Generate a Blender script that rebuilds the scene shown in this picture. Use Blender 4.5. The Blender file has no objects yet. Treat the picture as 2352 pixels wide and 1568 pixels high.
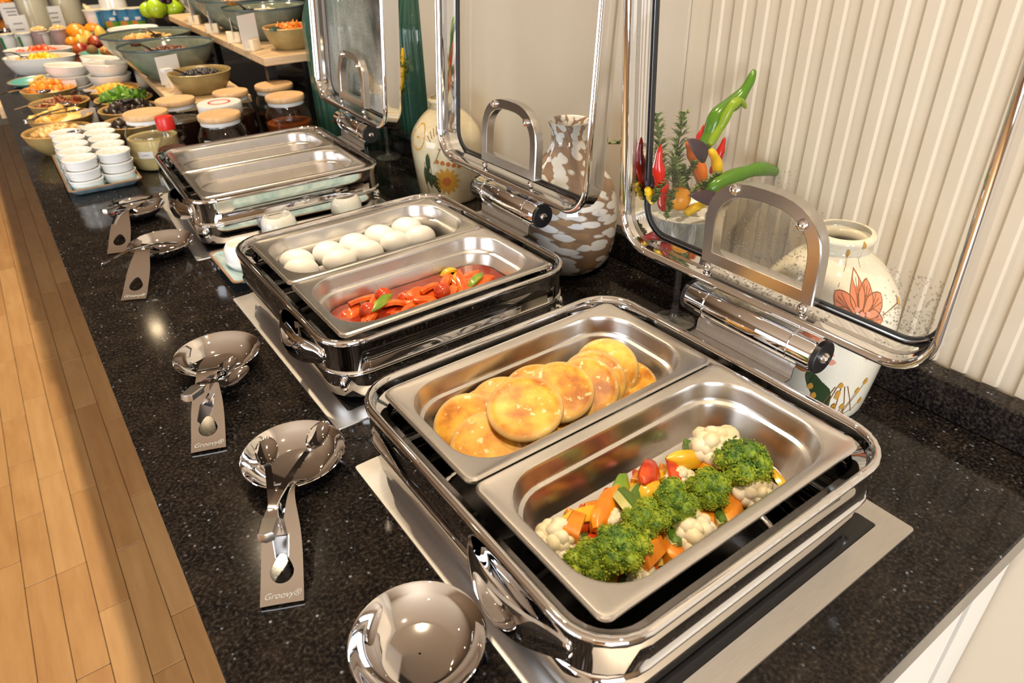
import bpy, bmesh, math, random
from math import sin, cos, pi, radians
from mathutils import Vector, Matrix, noise
random.seed(7)
SC = bpy.context.scene
COL = SC.collection
# ---------------------------------------------------------------- camera
cam = bpy.data.cameras.new('camera'); camo = bpy.data.objects.new('camera', cam); COL.objects.link(camo)
cam.sensor_width = 36.0; cam.lens = 1593.06 / 2352 * 36
camo.location = (-0.3905, -0.4000, 0.5351); camo.rotation_euler = (1.01285, 0.02444, -0.62197)
cam.clip_start = 0.02; cam.clip_end = 60
cam.dof.use_dof = True; cam.dof.focus_distance = 0.85; cam.dof.aperture_fstop = 9.0
SC.camera = camo
# ---------------------------------------------------------------- light and exposure
SC.view_settings.view_transform = 'Standard'; SC.view_settings.look = 'None'
SC.view_settings.gamma = 1.0; SC.view_settings.use_curve_mapping = False
SC.view_settings.exposure = 0.06
try:
    SC.cycles.max_bounces = 6; SC.cycles.transparent_max_bounces = 14; SC.cycles.glossy_bounces = 4; SC.cycles.diffuse_bounces = 3; SC.cycles.transmission_bounces = 4
    SC.cycles.use_adaptive_sampling = True; SC.cycles.adaptive_threshold = 0.04
    SC.cycles.sample_clamp_indirect = 4.0; SC.cycles.caustics_reflective = False; SC.cycles.caustics_refractive = False
except Exception: pass
wd = bpy.data.worlds.new('world'); SC.world = wd; wd.use_nodes = True
wd.node_tree.nodes['Background'].inputs[0].default_value = (0.75, 0.86, 1.0, 1)
wd.node_tree.nodes['Background'].inputs[1].default_value = 1.0
def area(name, loc, rot, sx, sy, power, col):
    l = bpy.data.lights.new(name, 'AREA'); l.shape = 'RECTANGLE'; l.size = sx; l.size_y = sy; l.energy = power; l.color = col
    o = bpy.data.objects.new(name, l); COL.objects.link(o); o.location = loc; o.rotation_euler = rot; return o
DAY = (0.92, 0.96, 1.0)
area('window_light_behind', (-1.9, -3.38, 0.35), (radians(90), 0, 0), 2.2, 1.7, 170, DAY)
area('window_light_side', (-4.38, 0.2, 0.35), (radians(90), 0, radians(-90)), 3.0, 1.7, 60, DAY)
LAMPS = [(-0.02 , y, 1.88) for y in (-0.55, 0.75, 2.05, 3.35, 4.65)] + [(-1.9, y, 1.88) for y in (-1.2, 1.8, 4.6)]
WARM = (1.0, 0.80, 0.54)
# ---------------------------------------------------------------- helpers
def link(o, parent=None):
    COL.objects.link(o)
    if parent is not None: o.parent = parent
    return o
def obj(name, vf, mat, parent=None, smooth=35, loc=None, rot=None):
    me = bpy.data.meshes.new(name); me.from_pydata([tuple(v) for v in vf[0]], [], vf[1]); me.validate()
    if isinstance(mat, (list, tuple)):
        for m in mat: me.materials.append(m)
    elif mat: me.materials.append(mat)
    if smooth:
        me.shade_smooth()
        if smooth < 180: me.set_sharp_from_angle(angle=radians(smooth))
    o = link(bpy.data.objects.new(name, me), parent)
    if loc is not None: o.location = loc
    if rot is not None: o.rotation_euler = rot
    return o
def thing(name, label, cat, loc=(0, 0, 0), rz=0, group=None):
    o = link(bpy.data.objects.new(name, None)); o.location = loc; o.rotation_euler = (0, 0, rz); o.empty_display_size = .02
    return tag(o, label, cat, group)
def tag(o, label, cat, group=None, kind=None):
    o['label'] = label; o['category'] = cat
    if group: o['group'] = group
    if kind: o['kind'] = kind
    return o
def struct(o, label=None):
    o['kind'] = 'structure'
    if label: o['label'] = label
    return o
def inst(o, parent=None, loc=None, rot=None, scale=None, name=None):
    c = o.copy(); link(c)
    if name: c.name = name
    c.parent = parent
    if loc is not None: c.location = loc
    if rot is not None: c.rotation_euler = rot
    if scale is not None: c.scale = scale
    return c
def copy_tree(o, parent=None):
    c = o.copy(); link(c); c.parent = parent
    for ch in list(o.children): copy_tree(ch, c)
    return c
def join(*a):
    V = []; F = []
    for v, f in a:
        k = len(V); V += list(v); F += [tuple(i + k for i in q) for q in f]
    return V, F
def tf(vf, loc=(0, 0, 0), rot=(0, 0, 0), sc=(1, 1, 1)):
    from mathutils import Euler
    M = Matrix.Translation(loc) @ Euler(rot).to_matrix().to_4x4() @ Matrix.Diagonal((*sc, 1))
    return [M @ Vector(v) for v in vf[0]], vf[1]
def flip(vf): return vf[0], [tuple(reversed(f)) for f in vf[1]]
def box(x0, x1, y0, y1, z0, z1):
    V = [(x, y, z) for x in (x0, x1) for y in (y0, y1) for z in (z0, z1)]
    return V, [(0, 1, 3, 2), (4, 6, 7, 5), (0, 4, 5, 1), (2, 3, 7, 6), (0, 2, 6, 4), (1, 5, 7, 3)]
def loft(loops, cap0=False, cap1=False, cyc=False):
    n = len(loops[0]); V = [p for l in loops for p in l]; F = []
    m = len(loops)
    for i in range(m if cyc else m - 1):
        a = i * n; b = ((i + 1) % m) * n
        for j in range(n):
            k = (j + 1) % n; F.append((a + j, a + k, b + k, b + j))
    if cap0: F.append(tuple(reversed(range(n))))
    if cap1: F.append(tuple(range((m - 1) * n, m * n)))
    return V, F
def rr(hx, hy, r, n=6, z=0, cx=0, cy=0):
    r = min(r, hx, hy); P = []
    for sx, sy, a0 in ((1, 1, 0), (-1, 1, 90), (-1, -1, 180), (1, -1, 270)):
        for i in range(n + 1):
            a = radians(a0 + 90 * i / n); P.append((cx + sx * (hx - r) + r * cos(a), cy + sy * (hy - r) + r * sin(a), z))
    return P
def bbox(hx, hy, z0, z1, b=.003, r=None, n=4):
    r = b * 1.5 if r is None else r
    return loft([rr(hx - b, hy - b, max(r - b, 1e-4), n, z0), rr(hx, hy, r, n, z0 + b), rr(hx, hy, r, n, z1 - b), rr(hx - b, hy - b, max(r - b, 1e-4), n, z1)], True, True)
def lathe(prof, n=32, cap0=True, cap1=True, sy=1.0):
    return loft([[(max(r, 1e-5) * cos(2 * pi * j / n), sy * max(r, 1e-5) * sin(2 * pi * j / n), z) for j in range(n)] for r, z in prof], cap0, cap1)
def tube(pts, rad, n=8, cap=True):
    pts = [Vector(p) for p in pts]; m = len(pts); L = []; up = None
    for i, p in enumerate(pts):
        t = (pts[min(i + 1, m - 1)] - pts[max(i - 1, 0)]).normalized()
        if up is None: up = t.orthogonal().normalized()
        up = (up - t * up.dot(t)).normalized(); s = t.cross(up)
        r = rad(i / (m - 1)) if callable(rad) else rad
        L.append([p + (up * cos(2 * pi * j / n) + s * sin(2 * pi * j / n)) * r for j in range(n)])
    return loft(L, cap, cap)
def spline(P, k=6):
    P = [Vector(p) for p in P]; out = []
    for i in range(len(P) - 1):
        a, b, c, d = P[max(i - 1, 0)], P[i], P[i + 1], P[min(i + 2, len(P) - 1)]
        for j in range(k):
            t = j / k; out.append(.5 * ((2 * b) + (c - a) * t + (2 * a - 5 * b + 4 * c - d) * t * t + (3 * b - a - 3 * c + d) * t ** 3))
    out.append(P[-1]); return out
def strap(pts, width, th, side=None):
    # flat band along pts; width(t), lying across 'side'
    pts = [Vector(p) for p in pts]; m = len(pts); L = []
    for i, p in enumerate(pts):
        t = (pts[min(i + 1, m - 1)] - pts[max(i - 1, 0)]).normalized()
        s = Vector(side) if side else Vector((0, 0, 1)).cross(t)
        s = (s - t * s.dot(t)).normalized(); nrm = t.cross(s)
        w = (width(i / (m - 1)) if callable(width) else width) / 2
        L.append([p + s * w - nrm * th / 2, p + s * w + nrm * th / 2, p - s * w + nrm * th / 2, p - s * w - nrm * th / 2])
    return loft(L, True, True)
_ico = {}
def ico(sub=2):
    if sub not in _ico:
        bm = bmesh.new(); bmesh.ops.create_icosphere(bm, subdivisions=sub, radius=1)
        _ico[sub] = ([v.co.copy() for v in bm.verts], [tuple(v.index for v in f.verts) for f in bm.faces]); bm.free()
    return _ico[sub]
def blob(r=(1, 1, 1), amp=.1, freq=1.5, sub=3, seed=0):
    V, F = ico(sub); o = Vector((seed * 7.3, seed * 3.1, seed * 1.7)); out = []
    for v in V:
        k = 1 + amp * noise.noise(v * freq + o); out.append((v.x * r[0] * k, v.y * r[1] * k, v.z * r[2] * k))
    return out, F
def yxz(vf): return [(v[2], v[0], v[1]) for v in vf[0]], vf[1]      # local (x,y,z) -> world (depth z on x)
# ---------------------------------------------------------------- materials
MT = {}
class NB:
    def __init__(s, name):
        s.m = bpy.data.materials.new(name); s.m.use_nodes = True; s.t = s.m.node_tree; s.b = s.t.nodes['Principled BSDF']; s.out = s.t.nodes['Material Output']
        MT[name] = s.m
    def n(s, typ, **kw):
        nd = s.t.nodes.new('ShaderNode' + typ)
        for k, v in kw.items():
            if k.startswith('i_'):
                key = k[2:].replace('_', ' ')
                nd.inputs[int(key) if key.isdigit() else key].default_value = v
            else: setattr(nd, k, v)
        return nd
    def l(s, a, b): s.t.links.new(a, b)
    def co(s, kind='Object', scale=(1, 1, 1), rot=(0, 0, 0)):
        c = s.n('TexCoord'); m = s.n('Mapping'); m.inputs['Scale'].default_value = scale; m.inputs['Rotation'].default_value = rot
        s.l(c.outputs[kind], m.inputs[0]); return m.outputs[0]
    def noise(s, vec, scale, detail=4, rough=.55):
        nd = s.n('TexNoise', i_Scale=scale, i_Detail=detail, i_Roughness=rough); s.l(vec, nd.inputs['Vector']); return nd.outputs[0]
    def ramp(s, fac, stops, interp='LINEAR'):
        r = s.n('ValToRGB'); r.color_ramp.interpolation = interp; e = r.color_ramp.elements
        while len(e) < len(stops): e.new(.5)
        for q, (p, c) in zip(e, stops): q.position = p; q.color = (*c, 1) if len(c) == 3 else c
        s.l(fac, r.inputs[0]); return r.outputs[0]
    def mix(s, fac, a, b):
        x = s.n('MixRGB')
        for i, v in ((0, fac), (1, a), (2, b)):
            if isinstance(v, (int, float)): x.inputs[i].default_value = v
            elif isinstance(v, tuple): x.inputs[i].default_value = (*v, 1)
            else: s.l(v, x.inputs[i])
        return x.outputs[0]
    def bump(s, h, strength=.3, dist=.001):
        b = s.n('Bump', i_Strength=strength, i_Distance=dist); s.l(h, b.inputs['Height']); s.l(b.outputs[0], s.b.inputs['Normal'])
    def set(s, **kw):
        for k, v in kw.items():
            key = {'col': 'Base Color', 'rough': 'Roughness', 'metal': 'Metallic', 'spec': 'Specular IOR Level', 'trans': 'Transmission Weight', 'ior': 'IOR', 'sss': 'Subsurface Weight', 'coat': 'Coat Weight', 'em': 'Emission Color', 'ems': 'Emission Strength', 'alpha': 'Alpha'}[k]
            i = s.b.inputs[key]
            if isinstance(v, tuple): i.default_value = (*v, 1)
            elif isinstance(v, (int, float)): i.default_value = v
            else: s.l(v, i)
        return s
def plain(name, col, rough=.5, metal=0., **kw): return NB(name).set(col=col, rough=rough, metal=metal, **kw).m
def mottled(name, c1, c2, scale=30, rough=.5, bump=0, lo=.4, hi=.62, detail=4, **kw):
    b = NB(name); v = b.co(); f = b.noise(v, scale, detail); b.set(col=b.ramp(f, [(lo, c1), (hi, c2)]), rough=rough, **kw)
    if bump: b.bump(f, bump, .002)
    return b.m
plain('chrome', (.80, .80, .81), .035, 1.0)
plain('black_rubber', (.008, .008, .009), .45)
plain('black_plastic', (.012, .012, .013), .28)
plain('white_ceramic', (.86, .86, .84), .08, coat=.5)
plain('warm_white_ceramic', (.80, .78, .73), .1, coat=.5)
plain('card_white', (.78, .76, .74), .6)
plain('ink', (.05, .05, .055), .6)
plain('pale_wood_block', (.80, .67, .46), .55)
plain('egg_shell', (.92, .91, .88), .38)
plain('black_wall', (.006, .006, .007), .12)
b = NB('brushed_steel'); v = b.co(scale=(1, 1, 40)); f = b.noise(v, 14, 2)
b.set(col=b.ramp(f, [(.3, (.53, .51, .49)), (.7, (.57, .55, .53))]), metal=1.0, rough=.24)
b = NB('pan_steel'); v = b.co(); f = b.noise(v, 12, 2)
b.set(col=(.74, .715, .685), metal=1.0, rough=b.ramp(f, [(.3, (.26,) * 3), (.7, (.29,) * 3)]))
b = NB('frame_steel'); v = b.co(scale=(4, 220, 4)); f = b.noise(v, 12, 2)
b.set(col=b.ramp(f, [(.3, (.52, .50, .48)), (.7, (.62, .60, .575))]), metal=1.0, rough=.34)
b = NB('granite'); v = b.co(); f1 = b.noise(v, 26, 6, .7); f2 = b.noise(v, 260, 3, .6)
base = b.ramp(f1, [(.42, (.004, .004, .005)), (.55, (.020, .015, .012)), (.70, (.060, .046, .037))])
base = b.mix(.6, base, b.ramp(f2, [(.42, (.002, .002, .003)), (.56, (.026, .022, .020)), (.68, (.075, .062, .054))]))
vo = b.n('TexVoronoi', i_Scale=190.0); b.l(v, vo.inputs['Vector'])
sep = b.n('SeparateColor'); b.l(vo.outputs['Color'], sep.inputs[0])
mk = b.ramp(sep.outputs[0], [(.80, (0,) * 3), (.84, (1,) * 3)]); ds = b.ramp(vo.outputs['Distance'], [(.16, (1,) * 3), (.34, (0,) * 3)])
f3 = b.noise(v, 60, 3); ms = b.ramp(f3, [(.46, (0,) * 3), (.60, (.75,) * 3)])
k = b.mix(1.0, mk, ds); k.node.blend_type = 'MULTIPLY'; k2 = b.mix(1.0, k, ms); k2.node.blend_type = 'MULTIPLY'
spk = b.mix(sep.outputs[1], (.36, .34, .33), (.24, .36, .56))
b.set(col=b.mix(k2, base, spk), rough=.09, spec=.22)
b = NB('floor_wood'); oi = b.n('ObjectInfo'); v = b.co(scale=(14, 1.6, 14))
ad = b.n('VectorMath', operation='ADD'); cb = b.n('CombineXYZ'); mu = b.n('Math', operation='MULTIPLY', i_1=37.0)
b.l(oi.outputs['Random'], mu.inputs[0]); b.l(mu.outputs[0], cb.inputs[0]); b.l(mu.outputs[0], cb.inputs[1]); b.l(v, ad.inputs[0]); b.l(cb.outputs[0], ad.inputs[1])
f = b.noise(ad.outputs[0], 2.2, 7, .65)
c = b.ramp(f, [(.3, (.28, .135, .045)), (.5, (.40, .225, .085)), (.72, (.51, .315, .14))])
c = b.mix(.55, c, b.ramp(oi.outputs['Random'], [(0, (.33, .165, .060)), (.5, (.40, .22, .085)), (1, (.47, .28, .12))]))
b.set(col=c, rough=.34); b.bump(f, .08, .001)
b = NB('board_wood'); v = b.co(scale=(2, 20, 20), rot=(0, 0, pi / 2)); f = b.noise(v, 3, 5)
b.set(col=b.ramp(f, [(.3, (.50, .33, .18)), (.7, (.66, .48, .29))]), rough=.5)
b = NB('lid_wood'); v = b.co(scale=(6, 60, 6)); f = b.noise(v, 3, 4)
b.set(col=b.ramp(f, [(.3, (.56, .33, .15)), (.7, (.74, .50, .27))]), rough=.45)
def pane(name, tint=(1, 1, 1), fog_glint=0.0, fog_glint_scale=6, refl=1.0):
    b = NB(name); t = b.t; tr = b.n('BsdfTransparent'); tr.inputs[0].default_value = (*tint, 1)
    g = b.n('BsdfGlossy', i_Roughness=.0); fr = b.n('Fresnel', i_IOR=1.5); m1 = b.n('MixShader')
    ge = b.n('NewGeometry'); io = b.n('MapRange', i_3=1.5, i_4=1 / 1.5); b.l(ge.outputs['Backfacing'], io.inputs[0]); b.l(io.outputs[0], fr.inputs[0])
    sc = b.n('Math', operation='MULTIPLY', i_1=refl); b.l(fr.outputs[0], sc.inputs[0])
    b.l(sc.outputs[0], m1.inputs[0]); b.l(tr.outputs[0], m1.inputs[1]); b.l(g.outputs[0], m1.inputs[2]); last = m1.outputs[0]
    if fog_glint:
        v = b.co(); f = b.noise(v, fog_glint_scale, 3); r = b.ramp(f, [(.30, (0,) * 3), (.58, (fog_glint,) * 3)])
        f2 = b.noise(v, 420, 2); r2 = b.ramp(f2, [(.35, (.55,) * 3), (.65, (1,) * 3)]); k = b.mix(1.0, r, r2); k.node.blend_type = 'MULTIPLY'
        d = b.n('BsdfTranslucent'); d.inputs[0].default_value = (.9, .9, .9, 1); d2 = b.n('BsdfDiffuse'); d2.inputs[0].default_value = (.8, .8, .8, 1)
        ms = b.n('MixShader', i_0=.5); b.l(d.outputs[0], ms.inputs[1]); b.l(d2.outputs[0], ms.inputs[2])
        m2 = b.n('MixShader'); b.l(k, m2.inputs[0]); b.l(last, m2.inputs[1]); b.l(ms.outputs[0], m2.inputs[2]); last = m2.outputs[0]
    b.l(last, b.out.inputs[0]); return b.m
pane('lid_glass', (.97, .98, .97), fog_glint=.06, fog_glint_scale=9, refl=.28)
pane('lid_glass_foggy', (.95, .97, .95), fog_glint=.75, fog_glint_scale=5, refl=.28)
pane('jar_glass', (.93, .94, .93), refl=1.3); pane('goblet_glass', (.90, .91, .90), fog_glint=.14, fog_glint_scale=40, refl=3.2)  # goblet: whitish haze in the glass stands in for its bright edge highlights
pane('green_glass', (.22, .42, .33), refl=1.4)
pane('droplet', (.86, .85, .83), refl=2.2)
def emit(name, col, st):
    b = NB(name); e = b.n('Emission'); e.inputs[0].default_value = (*col, 1); e.inputs[1].default_value = st; b.l(e.outputs[0], b.out.inputs[0]); return b.m
emit('lamp_glow', (1.0, .76, .46), 80.0); emit('window_day', (.86, .93, 1.0), 5.0)
M = MT
# ================================================================ THE SETTING
plain('wall_beige', (.62, .54, .43), .5); plain('wall_plain', (.60, .53, .44), .42); plain('room_white', (.72, .66, .57), .7); plain('room_tan', (.44, .32, .21), .6)
plain('ceiling_white', (.56, .45, .33), .8); plain('cabinet_white', (.80, .78, .72), .35); plain('pale_floor', (.62, .60, .50), .45)
plain('seam_dark', (.10, .075, .055), .7); plain('window_frame', (.25, .24, .23), .4)
ROOM = (-4.5, .438, -3.5, 9.0, -.9, 2.0)
# floor: strip parquet, each strip its own piece
fl = struct(obj('floor', box(-4.5, .438, -3.5, 6.9, -.95, -.905), M['seam_dark'], smooth=0), 'light oak strip parquet floor beside the counter')
pl = bbox(.0345, .2, -.0075, 0, .0012, n=1); first = None; rnd = random.Random(3)
SW = .0705
for i in range(-1, 9):
    x = -.36 - SW * i; y = -.2 + rnd.random() * .3
    while y < 6.88:
        L = rnd.choice((.28, .36, .44, .5)); L = min(L, 6.9 - y)
        if first is None: o = first = obj('plank', pl, M['floor_wood'], fl)
        else: o = inst(first, fl, name='plank')
        o.location = (x, y + L / 2, -.8975); o.scale = (1, (L - .0016) / .4, 1); y += L
rest = []
for i in range(58):
    x = -.36 - SW * 9 - SW * i; y = -3.5
    if x < -4.48: break
    while y < 6.88:
        L = min(rnd.choice((.6, .8, 1.0)), 6.9 - y)
        rest.append(box(x - .034, x + .034, y + .001, y + L - .001, -.905, -.8975)); y += L
o = obj('plank_field', join(*rest), M['floor_wood'], fl, smooth=0); o['kind'] = 'stuff'
struct(obj('floor_far', box(-4.5, .438, 6.9, 9, -.95, -.8975), M['pale_floor'], smooth=0), 'pale floor at the far end of the room')
struct(obj('ceiling', box(-4.5, .7, -3.5, 9, 2.0, 2.05), M['ceiling_white'], smooth=0), 'plain pale ceiling')
# fluted wall beside the near chafing dish
wr = struct(obj('wall_right', join(box(.441, .52, -3.5, .33, -.9, 2.0)), M['wall_beige'], smooth=0), 'beige fluted wall panel with vertical ribs behind the near chafing dish')
rp = [(.4411, -.0095), (.4400, -.0092), (.4372, -.0068), (.4372, .0072), (.4400, .0092), (.4411, .0095)]
rib = loft([[(x, y, z) for x, y in rp] for z in (.05, 2.0)], True, True); first = None
for i in range(58):
    yc = .2822 - .03555 * i
    if yc < -1.75: break
    if first is None: o = first = obj('rib', rib, M['wall_beige'], wr, smooth=0)
    else: o = inst(first, wr, name='rib')
    o.location = (0, yc, 0)
struct(obj('wall_plain', box(.436, .70, .3312, 1.118, -.9, 2.0), M['wall_plain'], smooth=0), 'smooth beige wall panel behind the middle chafing dish')
struct(obj('wall_dark', box(.64, .70, 1.118, 9, -.9, 2.0), M['black_wall'], smooth=0), 'glossy black wall behind the jars and bottles')
struct(obj('wall_far', box(-4.5, .7, 9, 9.1, -.9, 2.0), M['room_white'], smooth=0), 'far wall of the room')
def pierced(name, horizontal, openings, z0, z1, at, th, lo, hi):
    segs = []; e = lo
    for a, c in openings + [(hi, hi)]:
        segs.append((e, a, -.9, 2.0)); 
        if a < hi: segs += [(a, c, -.9, z0), (a, c, z1, 2.0)]
        e = c
    B = [box(a, c, at, at + th, p, q) if horizontal else box(at, at + th, a, c, p, q) for a, c, p, q in segs if c > a]
    return struct(obj(name, join(*B), M['room_tan'], smooth=0))
pierced('wall_back', True, [(-3.0, -.8)], -.5, 1.2, -3.5, .1, -4.5, .52)
pierced('wall_left', False, [(-1.3, 1.7)], -.5, 1.2, -4.6, .1, -3.5, 9.0)
def window(i, cx, cy, horizontal):
    B = []
    for k in range(5):
        p = (-1.5 + k * .75) * (.733 if horizontal else 1); B.append(box(p - .025, p + .025, -.03, .03, -.85, .85))
    for z in (-.85, 0, .85): B.append(box(-1.5 * (.733 if horizontal else 1), 1.5 * (.733 if horizontal else 1), -.03, .03, z - .025, z + .025))
    o = struct(obj('window_%d' % i, join(*B), M['window_frame'], smooth=0), 'dark framed daylight window')
    o.location = (cx, cy, .35); o.rotation_euler = (0, 0, 0 if horizontal else pi / 2)
window(1, -1.9, -3.42, True); window(2, -4.48, .2, False)
for i, (x, y, z) in enumerate(LAMPS):
    t = thing('ceiling_spotlight', 'recessed warm ceiling spotlight, number %s from the near end %s' % (('one', 'two', 'three', 'four', 'five')[i % 5], 'over the counter' if x > -1 else 'over the aisle'), 'lamp', (x, y, 2.0), group='ceiling spotlights')
    obj('trim_ring', lathe([(.055, 0), (.055, -.008), (.042, -.01), (.04, -.002)], 24, False, False), M['chrome'], t)
    obj('bulb', lathe([(.038, -.004), (.036, -.010), (.02, -.014)], 20), M['lamp_glow'], t)
    l = bpy.data.lights.new('spot_bulb', 'SPOT'); l.energy = (74 if y < 1.5 else 105 if y < 3 else 160) if x > -1 else 9; l.color = WARM; l.spot_size = radians(105); l.spot_blend = .6; l.shadow_soft_size = .03
    lo = link(bpy.data.objects.new('spot_bulb', l), t); lo.location = (0, 0, -.03)
# counter
ct = obj('granite_worktop', join(tf(bbox(.4105, 4.65, -.04, 0, .002, n=2), loc=(.0135, 4.352, 0)), box(.42, .64, 1.12, 9, -.04, -.0002)), M['granite'])
tag(ct, 'long black speckled granite counter top carrying the buffet', 'counter')
bs = obj('backsplash', tf(bbox(.0143, .79, .0005, .05, .002, n=2), loc=(.4213 , .492, 0)), M['granite'])
tag(bs, 'low black granite upstand along the back of the counter', 'backsplash')
cb = thing('counter_cabinet', 'white base cabinet under the black granite counter', 'cabinet', (0, 0, 0))
obj('end_panel', box(-.37, .322, -.275, -.255, -.9, -.0405), M['cabinet_white'], cb, smooth=0)
obj('filler_panel', box(.345, .4365, -.275, -.255, -.9, -.0405), M['cabinet_white'], cb, smooth=0)
obj('shadow_gap_strip', box(.322, .345, -.262, -.255, -.9, -.0405), M['seam_dark'], cb, smooth=0)
obj('front_panel', box(-.37, -.35, -.255, 8.95, -.9, -.0405), M['cabinet_white'], cb, smooth=0)
tr = obj('edge_reflection_strip', box(-.412, -.3975, 2.62, 7.2, -.038, -.0005), M['board_wood'], smooth=0)  # tan strip stands in for warm light reflected on the polished counter edge
tag(tr, 'narrow tan strip standing in for warm light reflected along the far front edge of the counter', 'edge strip')
# ================================================================ CHAFING DISHES
def rring(spec, n=7): return [rr(hx, hy, r, n, z) for hx, hy, r, z in spec]
M_ch = M['chrome']
def lid_part(parent, lean, glass, drops):
    W = .2; Hh = .185; D = .036
    # local: x depth (0 = lip plane, + = back), y along the hinge, z up the lid (0 = hinge-side edge)
    prof = [(W - .012, Hh - .012, .036, D - .002), (W - .012, Hh - .012, .036, D), (W - .006, Hh - .006, .044, D + .001), (W - .0015, Hh - .0015, .046, D - .006), (W - .0015, Hh - .0015, .046, .008),
            (W + .0015, Hh + .0015, .048, .005), (W + .002, Hh + .002, .048, .001), (W, Hh, .046, -.002), (W - .003, Hh - .003, .044, -.003), (W - .006, Hh - .006, .042, -.001), (W - .0075, Hh - .0075, .040, .004), (W - .009, Hh - .009, .038, .010), (W - .012, Hh - .012, .036, D - .004)]
    fr = loft([[(d, p[0], p[1] + Hh) for p in rr(hx, hy, r, 8)] for hx, hy, r, d in prof])
    lid = obj('lid', fr, M_ch, parent, 50, loc=(.203, .002, .1615), rot=(0, radians(lean), 0))
    inn = loft([[(d, p[0], p[1] + Hh) for p in rr(hx, hy, r, 8)] for hx, hy, r, d in ((W - .0092, Hh - .0092, .038, .010), (W - .0115, Hh - .0115, .036, D - .003), (W - .0145, Hh - .0145, .033, D - .002))])
    obj('inner_lining', inn, M['brushed_steel'], lid)
    gk = loft([[(d, p[0], p[1] + Hh) for p in rr(hx, hy, r, 8)] for hx, hy, r, d in ((W - .0140, Hh - .0140, .033, D - .003), (W - .0145, Hh - .0145, .032, D - .0045), (W - .0168, Hh - .0168, .030, D - .004), (W - .0168, Hh - .0168, .030, D))])
    obj('gasket', gk, M['black_rubber'], lid)
    gl = loft([[(D - .0035, p[0], p[1] + Hh) for p in rr(W - .0162, Hh - .0162, .03, 8)], [(D, p[0], p[1] + Hh) for p in rr(W - .0162, Hh - .0162, .03, 8)]], True, True)
    g = obj('glass_pane', ([v for v in gl[0][:len(gl[0]) // 2]], [tuple(range(len(gl[0]) // 2))]), glass, lid, 0)
    # D shaped bracket
    def arch(hw, z0, z1, k):
        P = [(hw, z0)]; n = 18; zc = z1 - hw * k
        for i in range(n + 1):
            a = pi * i / n; ca, sa = cos(a), sin(a)
            P.append((hw * (abs(ca) ** .72) * (1 if ca >= 0 else -1), zc + (z1 - zc) * abs(sa) ** .85))
        P.append((-hw, z0))
        return P
    o_, i_ = arch(.073, .022, .127, .85), arch(.058, .036, .113, .85)
    d0, d1 = .008, .022
    br = loft([[(d0 + .001, y, z) for y, z in i_], [(d0, y * 1.02, z + (.001 if z > .05 else -.0005)) for y, z in i_], [(d0, y * .985, z) for y, z in o_], [(d0 + .0015, y, z) for y, z in o_], [(d1, y, z) for y, z in o_], [(d1, y, z) for y, z in i_]], cyc=True)
    obj('bracket', br, M['brushed_steel'], lid, 30)
    bo = None
    for y, z in ((.036, .117), (-.047, .104), (.065, .0145), (-.062, .0145)):
        v = yxz(lathe([(.0058, 0), (.0056, -.003), (.0035, -.0055), (.0012, -.0062)], 14, False, True))
        if bo is None: bo = obj('bolt', v, M_ch, lid)
        else: bo = inst(bo, lid, name='bolt')
        bo.location = (.008 if z > .05 else .012, y, z)
    if drops:
        rd = random.Random(drops); B = []
        def drop(y, z, r): B.append(tf(ico(1), loc=(D - .0045, y, z), sc=(r * .45, r, r * 1.05)))
        for _ in range(520):
            y = rd.uniform(-.057, .057); z = .037 + .075 * rd.random() ** 1.6
            drop(y, z, rd.uniform(.0005, .0011) * (1.25 - 5 * (z - .037)))
        for _ in range(260):
            y = -.178 + .05 * rd.random() ** 1.5; z = .024 + .06 * rd.random() ** 1.8; drop(y, z, rd.uniform(.0006, .0013))
        for _ in range(90): drop(rd.uniform(-.02, .03), .125 + .02 * rd.random(), rd.uniform(.0003, .0007))
        o = obj('condensation_drops', join(*B), M['droplet'], lid, 180); o['kind'] = 'stuff'
        B = []
        for _ in range(150): B.append(tf(ico(1), loc=(rd.uniform(.012, .028), rd.uniform(-.09, .07), .0105), sc=(.0012, .0013, .0006)))
        o = obj('condensation_beads', join(*B), M['droplet'], lid, 180); o['kind'] = 'stuff'
    return lid
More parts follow.
